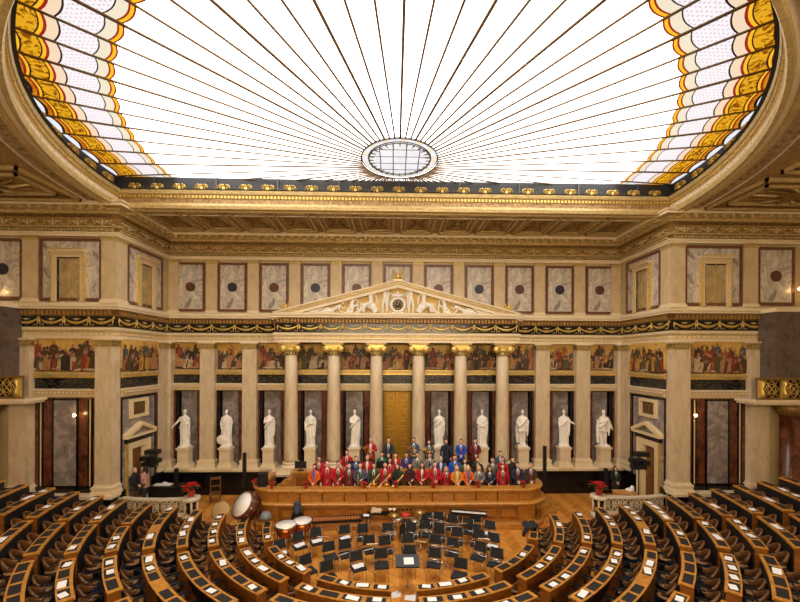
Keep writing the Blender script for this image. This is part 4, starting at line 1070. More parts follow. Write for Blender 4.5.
for s, x in ((-1, PX0), (1, PX1)):    # curved steps at both ends of the podium
    t = MB()
    for k in range(4):
        r = .35+.3*(3-k)
        pts = [(x+s*.0, 18.9)]+[(x+s*r*1.0*cos(R(a)), 17.9-.2*0+ (r+.5)*sin(R(a))*-1) for a in range(-90, 91, 15)][::-1]
        pts = [(x, 18.4+r)]+[(x+s*r*cos(R(a)), 18.2+(r)*sin(R(a))) for a in range(80, -81, -16)]+[(x, 18.2-r)]
        t.prism(pts, k*.18, (k+1)*.18, 'z')
    struct('floor', t, [wood_h])
bn = E('rear_bench', 'tall honey oak bench standing behind the front row of musicians', 'desk', loc=(0,17.5,.75))
MB().box(-4.75,5.0,.03,.42,0,1.1).build('body', [wood], bn); MB().box(-4.85,5.1,-.05,.5,1.1,1.17).build('bench_top', [wood_h], bn)
for i in range(10): MB().box(-4.6+i*.96,-3.8+i*.96,0,.03,.2,.95).build('front_panel', [wood_d], bn)
t = MB()
for k in range(4): t.box(-4.75-.28*(k+1), -4.75-.28*k, 17.35, 18.2, .75, 1.62-.22*k)
struct('floor', t, [wood])
# monitors / boxes on the benches
def on(x, y, z, px, label, cat, name, fn, group=None, rz=0.):
    o = E(name, label, cat, loc=(x,y,z), rz=rz, group=group); fn(o); return o
def speaker(o):
    MB().box(-.17,.17,-.16,.16,0,.56).build('cabinet', blackp, o); MB().lathe(0,0,[(.12,.17),(.1,.165),(.04,.15),(0,.15)],16,M=Matrix.Translation((0,0,.2)) @ Matrix.Rotation(pi/2,4,'X')).lathe(0,0,[(.05,.17),(.03,.16),(0,.16)],12,M=Matrix.Translation((0,0,.43)) @ Matrix.Rotation(pi/2,4,'X')).build('driver', blackf, o)
on(-5.72,16.42,1.65,0,'black loudspeaker standing on the left end of the presidium desk','speaker','loudspeaker',speaker)
def monitor(o):
    MB().box(-.14,.14,-.1,.1,0,.02).tube([(0,0,0),(0,0,.12)],.02,6).build('stand', blackp, o); MB().box(-.26,.26,-.02,.03,.1,.42).build('screen', blackp, o)
for x, lab in ((-4.45,'at its left end'), (-2.0,'behind the musicians near the left horn player'), (-.7,'behind the musicians near the gold door'), (3.2,'behind the musicians right of the gold door')):
    on(x,17.72,1.92,0,'dark monitor on the rear bench, '+lab,'monitor','monitor',monitor,'monitors on the rear bench')

# small poinsettias on the desk, large ones on the balustrade posts
def plant(name, label, s, loc, big=False, group=None):
    o = E(name, label, 'plant', loc=loc, s=s, group=group)
    MB().lathe(0,0,[(.09,0),(.13,.2),(.14,.22),(.12,.22),(.11,.19)],12).build('pot', pot_r, o)
    rnd = random.Random(name+label); m = MB(); g_ = MB()
    for k in range(16 if big else 10):
        a = rnd.uniform(0,6.28); r_ = rnd.uniform(.03,.26); z = .42-.5*r_+rnd.uniform(-.03,.05); c = Vector((r_*cos(a), r_*sin(a), z+.02))
        for q in range(6):
            b = 2*pi*q/6+a; d = Vector((cos(b),sin(b),rnd.uniform(-.25,.15))); w_ = Vector((-sin(b),cos(b),0))*.028
            m.add([c, c+d*.06+w_, c+d*.13, c+d*.06-w_], [(0,1,2,3)])
            if q % 2: g_.add([c-Vector((0,0,.06)), c+d*.08+w_*1.2-Vector((0,0,.06)), c+d*.17-Vector((0,0,.09)), c+d*.08-w_*1.2-Vector((0,0,.06))], [(0,1,2,3)])
        g_.tube([(0,0,.2),c], .008, 4)
    m.build('red_bracts', red_f, o, recalc=False); g_.build('leaves', leafg, o, recalc=False)
    return o
big_lab = {-1:'large red poinsettia in a pot on the left balustrade post', 1:'large red poinsettia in a pot on the right balustrade post'}
for i, px in enumerate([-6.05,-5.25,-3.83,-1.43,-.1,1.5,3.38,5.32]):
    plant('poinsettia', 'small red poinsettia on the presidium desk, %s from the left' % ORD[i], .62, (px, 16.55 if i == 0 else 16.12, 1.65), False, 'small poinsettias on the presidium desk')

# balustrades ------------------------------------------------------------------
bal_m = mat('pierced_stone_rail', (214,200,172), .5)
for s in (-1, 1):
    W = side_word(s)
    pts = [(12.75,17.5),(12.2,17.0),(11.2,16.78),(10.2,16.72),(9.45,16.78),(9.0,16.95)]
    pts = [(s*x, y) for x, y in pts]
    if s > 0: pts = pts[::-1]
    root = E('balustrade', 'curved pale stone balustrade with pierced scrollwork, %s of the podium' % W, 'balustrade', group='pierced balustrades')
    t = MB(); sweep(t, pts, [(.1,.92),(.12,.95),(.12,1.02),(-.12,1.02),(-.12,.92),(.1,.92)]); t.build('rail', [bal_m], root)
    t = MB(); sweep(t, pts, [(.1,.22),(.1,.38),(-.1,.38),(-.1,.22)]); sweep(t, pts, [(.1,0),(.1,.22)],[1]); t.build('plinth', [bal_m, wood_d], root)
    t = MB()
    for p, d, n, st in along(pts, .26, .02):
        D = Vector((d.x,d.y,0)); c = Vector((p.x,p.y,.65)); h = st/2
        t.tube([c-D*h+Vector((0,0,-.27)), c+Vector((0,0,.0)), c+D*h+Vector((0,0,.27))], .028, 4); t.tube([c+D*h+Vector((0,0,-.27)), c, c-D*h+Vector((0,0,.27))], .028, 4)
        t.tube([c+D*(h*.75*cos(a*pi/4))+Vector((0,0,.17*sin(a*pi/4))) for a in range(9)], .024, 4)
    t.build('scrollwork', [bal_m], root)
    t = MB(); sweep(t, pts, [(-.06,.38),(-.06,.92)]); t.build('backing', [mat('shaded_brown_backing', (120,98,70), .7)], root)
    px, py = (pts[-1] if s < 0 else pts[0])
    t = MB().lathe(px,py,[(.34,.86),(.38,.9),(.38,1.0),(.3,1.03)],20,0).lathe(px,py,[(.36,0),(.36,.2),(.3,.26)],20,0).lathe(px,py,[(.14,.26),(.2,.4),(.16,.6),(.22,.7),(.3,.86)],16,1)
    for k in range(6): a = 2*pi*k/6; t.tube([(px+.27*cos(a),py+.27*sin(a),.24),(px+.27*cos(a),py+.27*sin(a),.88)], .045, 6, 0)
    t.build('end_post', [bal_m, black], root)
    plant('poinsettia', big_lab[s], 1.3, (px, py, 1.03), True, 'large poinsettias on the balustrade posts')

# ------------------------------------------------------------------ seating tiers
CX, CY = .1, 15.5
RK = lambda k: 5.1+.85*(min(k, 7)-1)+.78*max(0, k-7)
def polar(r, th): return (CX+r*sin(R(th)), CY-r*cos(R(th)))
NT = 13
for k in range(2, NT+1):
    r0 = RK(k-1)+.46; r1 = (RK(k)+.46) if k < NT else 19; z = .175*(k-1)
    t = MB(); n = 88
    for i in range(n):
        a, b = -88+176*i/n, -88+176*(i+1)/n
        def q(r, th):
            x, y = polar(r, th); return (max(-18.2, min(18.2, x)), max(-4, y))
        P = [q(r0,a), q(r0,b), q(r1,b), q(r1,a)]
        t.add([(*P[0],z),(*P[1],z),(*P[2],z),(*P[3],z),(*P[0],0),(*P[1],0)], [(0,1,2,3)], 0 if k >= 4 else 1)
        t.add([(*P[0],z),(*P[1],z),(*P[0],0),(*P[1],0)], [(0,1,3,2)], 0 if k >= 4 else 2)
    for th in (-88, 88):
        A, B = q(r0,th), q(r1,th); t.add([(*A,0),(*B,0),(*B,z),(*A,z)], [(0,1,2,3)], 2)
    struct('floor', t, [carpet, parq, wood_d], recalc=False)

# seats ------------------------------------------------------------------------
seat = E('swivel_seat', 'x', 'seat')
m = MB()
for i in range(9):
    a0, a1 = R(200+14*i), R(200+14*(i+1)) if i < 8 else None
# curved wooden back (opens towards -Y = desk), leather facing inside
nb = 12; vs = []
for j, (z, dr) in enumerate(((.48,0),(.74,.03),(.78,.02),(.78,-.02),(.74,-.01),(.48,-.035))):
    for i in range(nb+1):
        a = R(-15+210*i/nb); hz = z-(.18*abs(cos(a))**3 if z > .6 else 0); rr = .215+dr; vs.append((rr*cos(a), rr*sin(a), hz))
fs = [(j*(nb+1)+i, j*(nb+1)+i+1, ((j+1) % 6)*(nb+1)+i+1, ((j+1) % 6)*(nb+1)+i) for j in range(6) for i in range(nb)]
m.add(vs, fs, 0, True); m.build('backrest', wood_s, seat)
MB().lathe(0,0,[(.17,.38),(.19,.4),(.18,.43),(.08,.44)],14).build('seat', leather, seat)
MB().lathe(0,0,[(.16,0),(.16,.03),(.04,.06),(.04,.38)],12).build('pedestal', blackt, seat)
m = MB().obox((-.225,-.1,.6),(.02,.15,.015)).tube([(-.225,-.2,.6),(-.225,-.18,.44)],.015,5); m.build('armrest', blackp, seat)
m = MB().obox((.225,-.1,.6),(.02,.15,.015)).tube([(.225,-.2,.6),(.225,-.18,.44)],.015,5); m.build('armrest', blackp, seat)
SS = Stamp(seat)
papm = MB().box(-.1,.1,-.085,.085,0,.006)
SECT = {}
def proj(x, y, z):
    X, Y, Z = x+.2, y, z-7.1; yw = R(1.39); r = X*cos(yw)-Y*sin(yw); d = X*sin(yw)+Y*cos(yw)
    return 403+384*r/d, 358-384*Z/d
rnd = random.Random(11)
paper_t = None
def deputies_desk(k, a0, a1, npad, gap, blockname):
    """curved desk of row k between angles a0..a1 (degrees, centre of the stage side = 0)"""
    r = RK(k); z = .175*(k-1); s = 1 if a0 > 0 else -1
    ends = [proj(*polar(r, a), z+.88) for a in (a0, (a0+a1)/2, a1)]
    if all(p[1] > 606 or p[0] < -6 or p[0] > 806 for p in ends): return
    nm = blockname
    root = E('deputies_desk', 'curved oak desk with black pads, row %d outward from the orchestra, %s' % (k, nm), 'desk', loc=(CX,CY,z), group='curved deputies desks')
    n = max(4, int(abs(a1-a0)/2.5))
    def P(rr, th): return (rr*sin(R(th)), -rr*cos(R(th)))
    def band(r0, r1, z0, z1, t0, t1, mb, m=0, nn=None):
        nn = nn or n; vs = []
        for i in range(nn+1):
            th = t0+(t1-t0)*i/nn; p, q = P(r0, th), P(r1, th)
            vs += [(*p,z0),(*q,z0),(*q,z1),(*p,z1)]
        fs = [(4*i+j, 4*i+(j+1) % 4, 4*i+4+(j+1) % 4, 4*i+4+j) for i in range(nn) for j in range(4)]+[(0,1,2,3),(4*nn+3,4*nn+2,4*nn+1,4*nn)]
        mb.add(vs, fs, m); return mb
    da = degrees(.04/r)
    sg = 1 if a1 > a0 else -1
    mb = MB(); band(r-.145, r+.145, .85, .88, a0, a1, mb); band(r-.165, r-.135, .82, .875, a0, a1, mb); top_ = mb.build('desk_top', [wood_h], root)
    mb = MB(); band(r-.15, r-.125, .02, .85, a0+sg*da, a1-sg*da, mb, 0); band(r-.14, r+.14, 0, .85, a0+sg*da, a0+sg*2*da, mb, 1); band(r-.14, r+.14, 0, .85, a1-sg*2*da, a1-sg*da, mb, 1); band(r-.17,r+.1,0,.1,a0+sg*da,a1-sg*da,mb,1)
    mb.build('carcass', [panelb if k > 3 else wood_d, wood_d], root)
    slots = npad+(1 if gap is not None else 0)
    for i in range(slots):
        if gap == i: continue
        f0, f1 = (i+.1)/slots, (i+.9)/slots
        t0, t1 = a0+(a1-a0)*(.02+.96*f0), a0+(a1-a0)*(.02+.96*f1)
        mb = MB(); band(r-.1, r+.105, .879, .886, t0, t1, mb, 0, 3); mb.build('desk_pad', [padb], top_)
        tm = (t0+t1)/2
        if rnd.random() < (.55 if k < 8 else .3):
            pm_ = P(r+rnd.uniform(-.03,.03), tm+rnd.uniform(-.3,.3)); x, y = CX+pm_[0], CY+pm_[1]
            PAPERS.append((x, y, z+.8875, R(tm)+rnd.uniform(-.25,.25), k, i, nm, rnd.random() < .3))
        sx_, sy_ = polar(r+.385, tm)
        SEATS.append((sx_, sy_, z, R(tm)+pi+rnd.uniform(-.12,.12), k, i, nm))
SEATS = []; PAPERS = []
for s in (-1, 1):
    W = side_word(s)
    for k in range(1, 13):
        low, mid, up = 'centre block %s' % W, 'middle %s block' % W, 'upper %s block' % W
        if k <= 5:
            n_low, n_mid = (4,4,5,6,6)[k-1], (4,4,5,6,6)[k-1]; g_ = 3 if k == 5 else None
            deputies_desk(k, s*3.4, s*28.3, n_low, None, low)
            deputies_desk(k, s*(33 if k < 3 else 31.6), s*57.3, n_mid, g_, mid)
            deputies_desk(k, s*(60.2 if k > 1 else 62.4), s*(81 if k == 1 else 82.8), (3,4,4,5,5)[k-1], 2 if k == 5 else None, up)
        else:
            deputies_desk(k, s*31, s*42.5, 3, None, 'lower '+mid)
            deputies_desk(k, s*45.3, s*57.4, 3 if k == 6 else 4, None, mid)
            deputies_desk(k, s*59.6, s*70.3, 3 if k == 6 else 4, None, 'lower '+up)
            deputies_desk(k, s*71.6, s*82.7, 4, None, up)
for (x, y, z, rz, k, i, nm) in SEATS:
    px, py = proj(x, y, z+.85)
    if py > 612 or px < -12 or px > 812: continue
    SS.put((x, y, z), rz, 'curved wooden swivel seat, %s along the row %d desk, %s' % (ORD[i], k, nm), 'swivel seats behind the desks')
pap = T(papm.build('paper_sheet', paper), 'x', 'paper')
ps = Stamp(pap)
for (x, y, z, rz, k, i, nm, two) in PAPERS:
    px, py = proj(x, y, z)
    if py > 604 or px < -3 or px > 803: continue
    ps.put((x, y, z), rz, 'white papers at place %s of the row %d desk, %s' % (ORD[i], k, nm), 'papers on the deputies desks', (1.7,.95,1) if two else (1.15,.9,1))
BEFORE = {o.name for o in COL.objects}
# ------------------------------------------------------------------ orchestra
oc = E('orchestra_chair', 'x', 'chair')
MB().obox((0,-.02,.45), (.22,.21,.028)).build('seat', blackf, oc)
m = MB().obox((0,.21,.72), (.22,.022,.155), Matrix.Rotation(-.12,3,'X')); m.build('backrest', blackf, oc)
for x in (-.21,.21): MB().tube([(x,-.2,.42),(x,.18,.42),(x,.2,.86)],.011,5).build('side_frame', chrome, oc)
for x in (-.21,.21):
    for y in (-.2,.2): MB().tube([(x,y*.95,.43),(x,y*1.1,0)],.011,5).build('leg', chrome, oc)
OC = Stamp(oc)
CH = [(-3.47, 13.79), (-2.92, 14.09), (-2.23, 13.04), (-1.9, 14.32), (-1.24, 14.4), (-1.71, 13.2), (-0.89, 13.48), (-0.34, 13.44), (-1.21, 12.41), (-0.44, 12.55), (-2.8, 12.19), (-2.06, 11.82), (-0.3, 14.45), (-3.95, 13.2), (1.25, 15.44), (1.75, 15.5), (2.27, 15.2), (3.2, 15.3), (2.83, 14.85), (0.59, 14.49), (1.12, 14.67), (1.64, 14.3), (2.29, 14.05), (3.63, 14.6), (0.47, 13.58), (1.41, 13.49), (2.02, 13.24), (3.05, 13.85), (3.52, 13.6), (0.5, 12.75), (1.33, 12.56), (2.9, 12.95), (3.38, 12.5), (2.1, 11.9)]
CHO = sorted(range(len(CH)), key=lambda i: CH[i][0])
rnd = random.Random(4)
flute_m = mat('silver_flute', (232,228,224), .25, .6)
CHL = []
for i, (bx, by) in enumerate(CH):
    dx, dy = .35-bx, 8.2-by; L_ = math.hypot(dx, dy); ux, uy = dx/L_, dy/L_
    x, y = bx+ux*.2, by+uy*.2
    rz = atan2(ux, -uy)+rnd.uniform(-.1,.1)
    OC.put((x, y, 0), rz, 'black padded orchestra chair with chrome legs, %s counting from the left' % ordn(CHO.index(i)), 'black orchestra chairs')
    CHL.append((x, y, rz, i))
# instruments left on chairs
def inst(kind, x, y, z, rz, label):
    if kind == 'flute':
        o = E('flute', label, 'flute', loc=(x,y,z), rz=rz, group='silver instruments on the chairs')
        MB().tube([(-.33,0,.02),(.33,0,.02)], .013, 6).build('tube', flute_m, o); m = MB()
        for q in range(9): m.lathe(-.2+q*.05, 0, [(.012,.03),(.012,.042)], 7)
        m.build('keys', silver, o)
    elif kind == 'sheets':
        o = E('sheet_music', label, 'sheet music', loc=(x,y,z), rz=rz, group='sheet music on the chairs')
        MB().box(-.2,.2,-.14,.14,0,.008).build('folder', blackp, o); MB().obox((-.07,0,.012),(.1,.13,.004),Matrix.Rotation(.15,3,'Z')).obox((.1,.02,.018),(.09,.12,.004),Matrix.Rotation(-.2,3,'Z')).build('pages', paper, o)
    elif kind == 'horn': brass_horn(label, x, y, z, rz, 'silver cornets lying on the chairs', silver)
def brass_horn(label, x, y, z, rz, group=None, mm=None, rx=0., s=1.):
    o = E('cornet', label, 'cornet', loc=(x,y,z), rz=rz, s=s, group=group); mm = mm or brass
    MB().tube([(-.22,0,.06),(.1,0,.06),(.22,0,.06)], [.009,.011,.016], 6).lathe(0,0,[(.016,0),(.03,.05),(.065,.09),(.06,.09),(.01,.02)],14,M=Matrix.Translation((.2,0,.06)) @ Matrix.Rotation(pi/2,4,'Y')).build('bell', mm, o)
    MB().tube([(.12,.0,.06),(.16,.0,.1),(.1,0,.13),(-.08,0,.13),(-.14,0,.1),(-.1,0,.06)], .009, 5).build('tubing', mm, o)
    for q in (-.03,0,.03): MB().lathe(q,0,[(.012,.03),(.012,.15)],8).build('valve', mm, o)
    return o
for (x, y, rz, i), k in zip(CHL, ['sheets','sheets',None,'sheets','flute','flute','flute','flute','sheets',None,None,None,'horn','sheets','horn','horn','flute',None,'flute','horn','horn','flute','flute','sheets','sheets','horn','flute','flute','sheets','flute','horn','horn','horn',None]):
    if not k: continue
    inst(k, x, y, .479, rz+rnd.uniform(-.3,.3), {'flute':'silver flute','sheets':'sheet music','horn':'silver cornet'}[k]+' lying on the %s orchestra chair counting from the left' % ordn(CHO.index(i)))
# music stands
ms = E('music_stand', 'x', 'music stand')
MB().obox((0,0,1.0),(.24,.012,.15),Matrix.Rotation(-1.0,3,'X')).build('tray', silver, ms)
MB().tube([(0,0,.1),(0,.02,.98)],.01,5).build('post', chrome, ms); m = MB()
for q in range(3): a = 2*pi*q/3+.3; m.tube([(0,0,.3),(.28*cos(a),.28*sin(a),0)],.008,5)
m.build('tripod', chrome, ms)
MS = Stamp(ms)
wire = []
for q, (x, y) in enumerate([(-2.5,13.55),(-.75,13.0),(.95,14.05),(1.5,14.95),(1.95,14.65),(.9,13.15),(1.75,12.8),(2.5,14.55),(-.1,13.9),(3.1,13.3)]):
    MS.put((x, y, 0), rnd.uniform(-.5,.5)+pi, 'thin silver music stand among the orchestra chairs, %s from the left' % ORD[sorted([-2.5,-.75,.95,1.5,1.95,.9,1.75,2.5,-.1,3.1]).index(x)], 'thin music stands in the orchestra', (.85,.85,.8))
cs = E('conductor_stand', 'wide black conductor stand holding one white page, centre front', 'music stand', loc=(.42,11.75,0))
MB().obox((0,0,.9),(.36,.012,.2),Matrix.Rotation(-1.05,3,'X')).obox((0,-.19,.8),(.36,.03,.012)).build('tray', blackp, cs)
MB().tube([(0,0,.05),(0,0,.88)],.015,6).tube([(-.3,-.2,.02),(0,0,.2),(.3,-.2,.02)],.012,5).tube([(0,.3,.02),(0,0,.2)],.012,5).build('post', chrome, cs)
o = T(MB().obox((0,0,.0),(.15,.11,.003)).build('sheet_page', paper), 'white page lying on the black conductor stand', 'paper'); o.location = (.46,11.72,.905); o.rotation_euler = (.52,0,.05)

# percussion
def timpano(x, y, s, label):
    o = E('timpani_drum', label, 'timpani', loc=(x,y,0), s=s, group='pair of timpani')
    MB().lathe(0,0,[(.05,.3),(.22,.36),(.34,.52),(.37,.78)],24).build('kettle', copper, o)
    MB().lathe(0,0,[(.39,.76),(.4,.8),(.38,.83)],28).build('rim', chrome, o); MB().lathe(0,0,[(.375,.8),(.37,.84),(0,.842)],28).build('drumhead', drumw, o)
    for q in range(6): a = 2*pi*q/6; MB().tube([(.4*cos(a),.4*sin(a),.8),(.42*cos(a),.42*sin(a),.4),(.3*cos(a),.3*sin(a),0)],.014,5).build('strut', blackt, o)
timpano(-4.12,14.55,1.0,'left copper timpani drum with white head beside the desks'); timpano(-3.62,15.0,.95,'right copper timpani drum with white head by the xylophone')
bd = E('bass_drum', 'large tilted concert bass drum with white head and brown shell', 'drum', loc=(-5.75,14.95,0))
M = Matrix.Translation((0,0,1.35)) @ Matrix.Rotation(-.5,4,'Z') @ Matrix.Rotation(R(-48),4,'Y') @ Matrix.Rotation(R(18),4,'X')
M = Matrix.Translation((0,0,1.35)) @ Vector((-.5,-.62,.6)).normalized().to_track_quat('Z','Y').to_matrix().to_4x4()
MB().lathe(0,0,[(.5,-.22),(.5,.2)],32,M=M).build('shell', bdw, bd)
MB().lathe(0,0,[(.52,.17),(.54,.2),(.52,.24),(.47,.25)],32,M=M,cap=False).lathe(0,0,[(.52,-.2),(.54,-.23),(.47,-.26)],32,M=M,cap=False).build('hoop', bdw, bd)
MB().lathe(0,0,[(.49,.2),(.49,.235),(0,.24)],32,M=M).build('drumhead', drumw, bd); m = MB()
for q in range(12):
    a = 2*pi*q/12; m.tube([M @ Vector((.53*cos(a),.53*sin(a),-.22)), M @ Vector((.53*cos(a),.53*sin(a),.22))],.01,4)
m.build('tension_rods', chrome, bd)
m = MB()
for q in range(4):
    a = pi/4+pi*q/2; m.tube([(.3*cos(a),.3*sin(a),.95),(.38*cos(a),.38*sin(a),0)],.018,5)
m.build('stand', blackt, bd)
gg = E('gong', 'beige round cymbal gong leaning beside the bass drum', 'gong', loc=(-6.95,15.4,0)); M = Matrix.Translation((0,0,1.0)) @ Matrix.Rotation(R(62),4,'X')
MB().lathe(0,0,[(.36,0),(.36,.03),(.3,.04),(.1,.07),(0,.075)],24,M=M).build('disc', mat('dull_beige_brass',(176,146,98),.5,.3), gg); MB().tube([(0,.02,0),(0,.02,1.0)],.015,5).tube([(-.3,0,0),(.3,0,0)],.015,5).build('stand', blackt, gg)
xy = E('xylophone', 'long xylophone with reddish brown bars on a dark frame', 'xylophone', loc=(-2.3,15.2,0), rz=.1)
MB().box(-.95,.95,-.27,-.22,.7,.78).box(-.95,.95,.2,.25,.7,.78).build('frame', blackt, xy); m = MB()
for q in range(34): x = -.92+q*.056; h = .25-.002*q; m.box(x-.022,x+.022,-h,h*.4,.79,.81,q % 2)
m.build('bars', [mat('rosewood_bars',(150,84,44),.35), mat('light_rosewood',(196,128,72),.35)], xy); m = MB()
for q in range(26): x = -.9+q*.07; m.tube([(x,-.05,.7),(x,-.05,.36+.01*q)],.018,5)
m.build('resonators', copper, xy)
for x in (-.85,.85):
    for y in (-.2,.2): MB().tube([(x,y,.7),(x*1.03,y,0)],.02,5).build('leg', blackt, xy)
o = E('mallet_tray', 'black tray table with white sheet at the right end of the xylophone', 'table', loc=(-1.15,15.15,0)); MB().box(-.22,.22,-.16,.16,.86,.9).build('tray', blackp, o); MB().box(-.12,.1,-.1,.1,.9,.906).build('sheet', paper, o); MB().tube([(0,0,0),(0,0,.86)],.02,6).box(-.2,.2,-.2,.2,0,.03).build('post', blackt, o)
tb = E('percussion_table', 'narrow table with crossed legs behind the orchestra chairs', 'table', loc=(-.55,15.5,0)); MB().box(-.62,.62,-.15,.15,.82,.86).build('tabletop', blackt, tb)
for sx in (-.5,.5): MB().tube([(sx-.15,0,0),(sx+.15,0,.82)],.014,5).tube([(sx+.15,0,0),(sx-.15,0,.82)],.014,5).build('leg', chrome, tb)
o = T(remeshed(MB().ball((0,0,.08),(.22,.14,.1)).ball((-.1,.02,.14),(.1,.1,.08)).ball((.14,0,.1),(.12,.1,.09)).tube([(-.2,-.1,.05),(0,-.13,.1),(.2,-.1,.05)],.05,6),.02,[beige],'cloth_bundle'),'crumpled beige cloth bundle on the percussion table','cloth'); o.location = (-.8,15.5,.86)
for q, x in enumerate((-.58,-.42)):
    o = E('bongo_drum', '%s small white bongo drum on the percussion table' % ('left','right')[q], 'drum', loc=(x+.35,15.5,.86), group='bongo drums'); MB().lathe(0,0,[(.06,0),(.075,.14)],14).build('shell', wood_d, o); MB().lathe(0,0,[(.078,.13),(.078,.16),(0,.162)],14).build('drumhead', drumw, o)
kit = E('drum_kit', 'small chrome and red drum kit with cymbals in front of the podium', 'drum kit', loc=(.45,15.0,0))
MB().lathe(0,0,[(.3,-.18),(.3,.18)],24,M=Matrix.Translation((0,0,.32)) @ Matrix.Rotation(pi/2,4,'X')).build('bass_drum', blackp, kit)
MB().lathe(0,0,[(.31,-.2),(.31,-.17),(.28,-.17)],24,M=Matrix.Translation((0,0,.32)) @ Matrix.Rotation(-pi/2,4,'X'),cap=False).tube([(-.3,-.1,0),(-.3,-.1,.9),(.3,-.1,.9),(.3,-.1,0)],.015,5).tube([(-.55,0,0),(-.5,0,.95)],.012,5).tube([(.55,.1,0),(.5,.1,1.05)],.012,5).build('hardware', chrome, kit)
for x, z, mm in ((-.35,.86,silver), (.3,.78,silver)): MB().lathe(x,0,[(.16,z-.12),(.16,z),(.14,z+.01),(0,z+.01)],18).build('snare_drum', mm, kit)
MB().lathe(-.05,.1,[(.2,.94),(.12,.97),(0,.99)],18).build('red_cover', mat('red_cloth',(206,44,34),.7), kit)
for x, z in ((.5,1.07),(-.5,.96)): MB().lathe(x,.1,[(.26,z-.02),(.05,z+.01),(.03,z+.03),(0,z+.03)],20).build('cymbal', mat('cymbal_brass',(196,164,92),.35,.7), kit)
for k_, x, z in (('tom',-.12,.62),('tom',.12,.62)): MB().lathe(x,-.1,[(.1,z),(.1,z+.14),(0,z+.141)],14).build('tom_drum', blackp, kit)
kb = E('keyboard', 'long black stage keyboard with white keys on a stand', 'keyboard', loc=(2.95,15.45,0), rz=-.22)
MB().box(-.72,.72,-.17,.17,.8,.9).build('body', blackp, kb); MB().box(-.68,.68,-.15,.0,.9,.915).build('white_keys', drumw, kb); m = MB()
for q in range(30):
    if q % 7 not in (2,6): x = -.66+q*.045; m.box(x,x+.02,-.08,0,.915,.93)
m.build('black_keys', blackp, kb); MB().tube([(-.5,-.1,0),(.5,-.1,.8)],.018,5).tube([(.5,-.1,0),(-.5,-.1,.8)],.018,5).tube([(-.5,.1,0),(.5,.1,.8)],.018,5).build('stand', blackt, kb)
bb_ = E('backpack', 'blue-grey backpack propped against the presidium desk', 'bag', loc=(-3.98,15.62,0)); MB().box(-.2,.2,-.18,.12,0,.78).build('plinth_box', blackp, bb_)
o = remeshed(MB().ball((0,0,1.0),(.19,.13,.25)).ball((0,-.1,.92),(.15,.08,.14)).ball((0,0,1.2),(.16,.11,.1)),.02,[bluebag],'bag_body',bb_); MB().tube([(-.1,-.12,1.15),(-.12,-.2,.95),(-.1,-.12,.8)],.014,5).tube([(.1,-.12,1.15),(.12,-.2,.95),(.1,-.12,.8)],.014,5).build('strap', blackf, bb_)
dk = E('small_lamp', 'grey shaded stand beside the innermost left desk', 'lamp', loc=(-4.95,14.75,0)); MB().lathe(0,0,[(.26,1.0),(.13,1.2),(.12,1.2)],14).build('shade', mat('grey_shade',(120,124,126),.6), dk); MB().tube([(0,0,0),(0,0,1.05)],.02,6).lathe(0,0,[(.16,0),(.16,.03),(.02,.05)],12).build('stand', blackt, dk)
jk = T(remeshed(MB().ball((0,0,.03),(.3,.24,.09)).ball((-.1,.1,.07),(.2,.16,.08)).tube([(.2,.1,.04),(.33,.06,-.15),(.34,0,-.38)],[.09,.09,.05],8).tube([(-.2,-.1,.03),(-.33,-.08,-.16),(-.35,-.05,-.3)],[.08,.08,.05],8),.022,[blackf],'jacket'),'black jacket thrown over the innermost desk at right','jacket'); q_ = polar(RK(1), 72); jk.location = (q_[0], q_[1], .97); jk.rotation_euler = (0,0,.3)
# things lying on the floor in front of the centre desks
for q, (x, y, rz) in enumerate([(.05,11.5,.3),(.5,11.35,-.2),(.85,11.6,.6)]):
    o = T(MB().box(-.16,.16,-.12,.12,0,.01).obox((.05,.04,.014),(.12,.1,.003),Matrix.Rotation(.3,3,'Z')).build('sheet_stack', paper), 'white sheets on the parquet in the gap between the centre desks, %s from left' % ORD[q], 'paper', 'sheets on the floor'); o.location = (x,y,0); o.rotation_euler = (0,0,rz)

# ------------------------------------------------------------------ side stage furniture
def pole(x, y, z0, h, label):
    o = E('column_speaker', label, 'speaker', loc=(x,y,z0), group='slim black column speakers')
    MB().box(-.07,.07,-.07,.07,h*.35,h).build('cabinet', blackp, o); MB().tube([(0,0,.02),(0,0,h*.36)],.02,6).build('pole', blackt, o); MB().lathe(0,0,[(.24,0),(.24,.03),(.03,.05)],16).build('base', blackt, o)
pole(-10.6,18.7,0,1.75,'slim black column speaker at the left, before the stretched-arm statue')
pole(-7.2,18.3,0,2.6,'tall black column speaker between the left statues and the podium')
pole(7.1,18.3,0,2.9,'tall black column speaker just right of the podium')
pole(10.3,18.7,0,1.7,'slim black column speaker at the right, before the outermost statue')
wc = E('wooden_chair', 'brown wooden side chair against the dark plinth left of the podium', 'chair', loc=(-8.9,19.0,0), rz=.35)
MB().box(-.25,.25,-.25,.25,.42,.47).build('seat', wood_s, wc); MB().box(-.24,-.2,.2,.25,.47,1.2).box(.2,.24,.2,.25,.47,1.2).box(-.2,.2,.21,.24,1.05,1.18).box(-.2,.2,.21,.24,.7,.78).build('backrest', wood_s, wc)
for x in (-.22,.22):
    for y in (-.22,.22): MB().box(x-.025,x+.025,y-.025,y+.025,0,.42).build('leg', wood_s, wc)
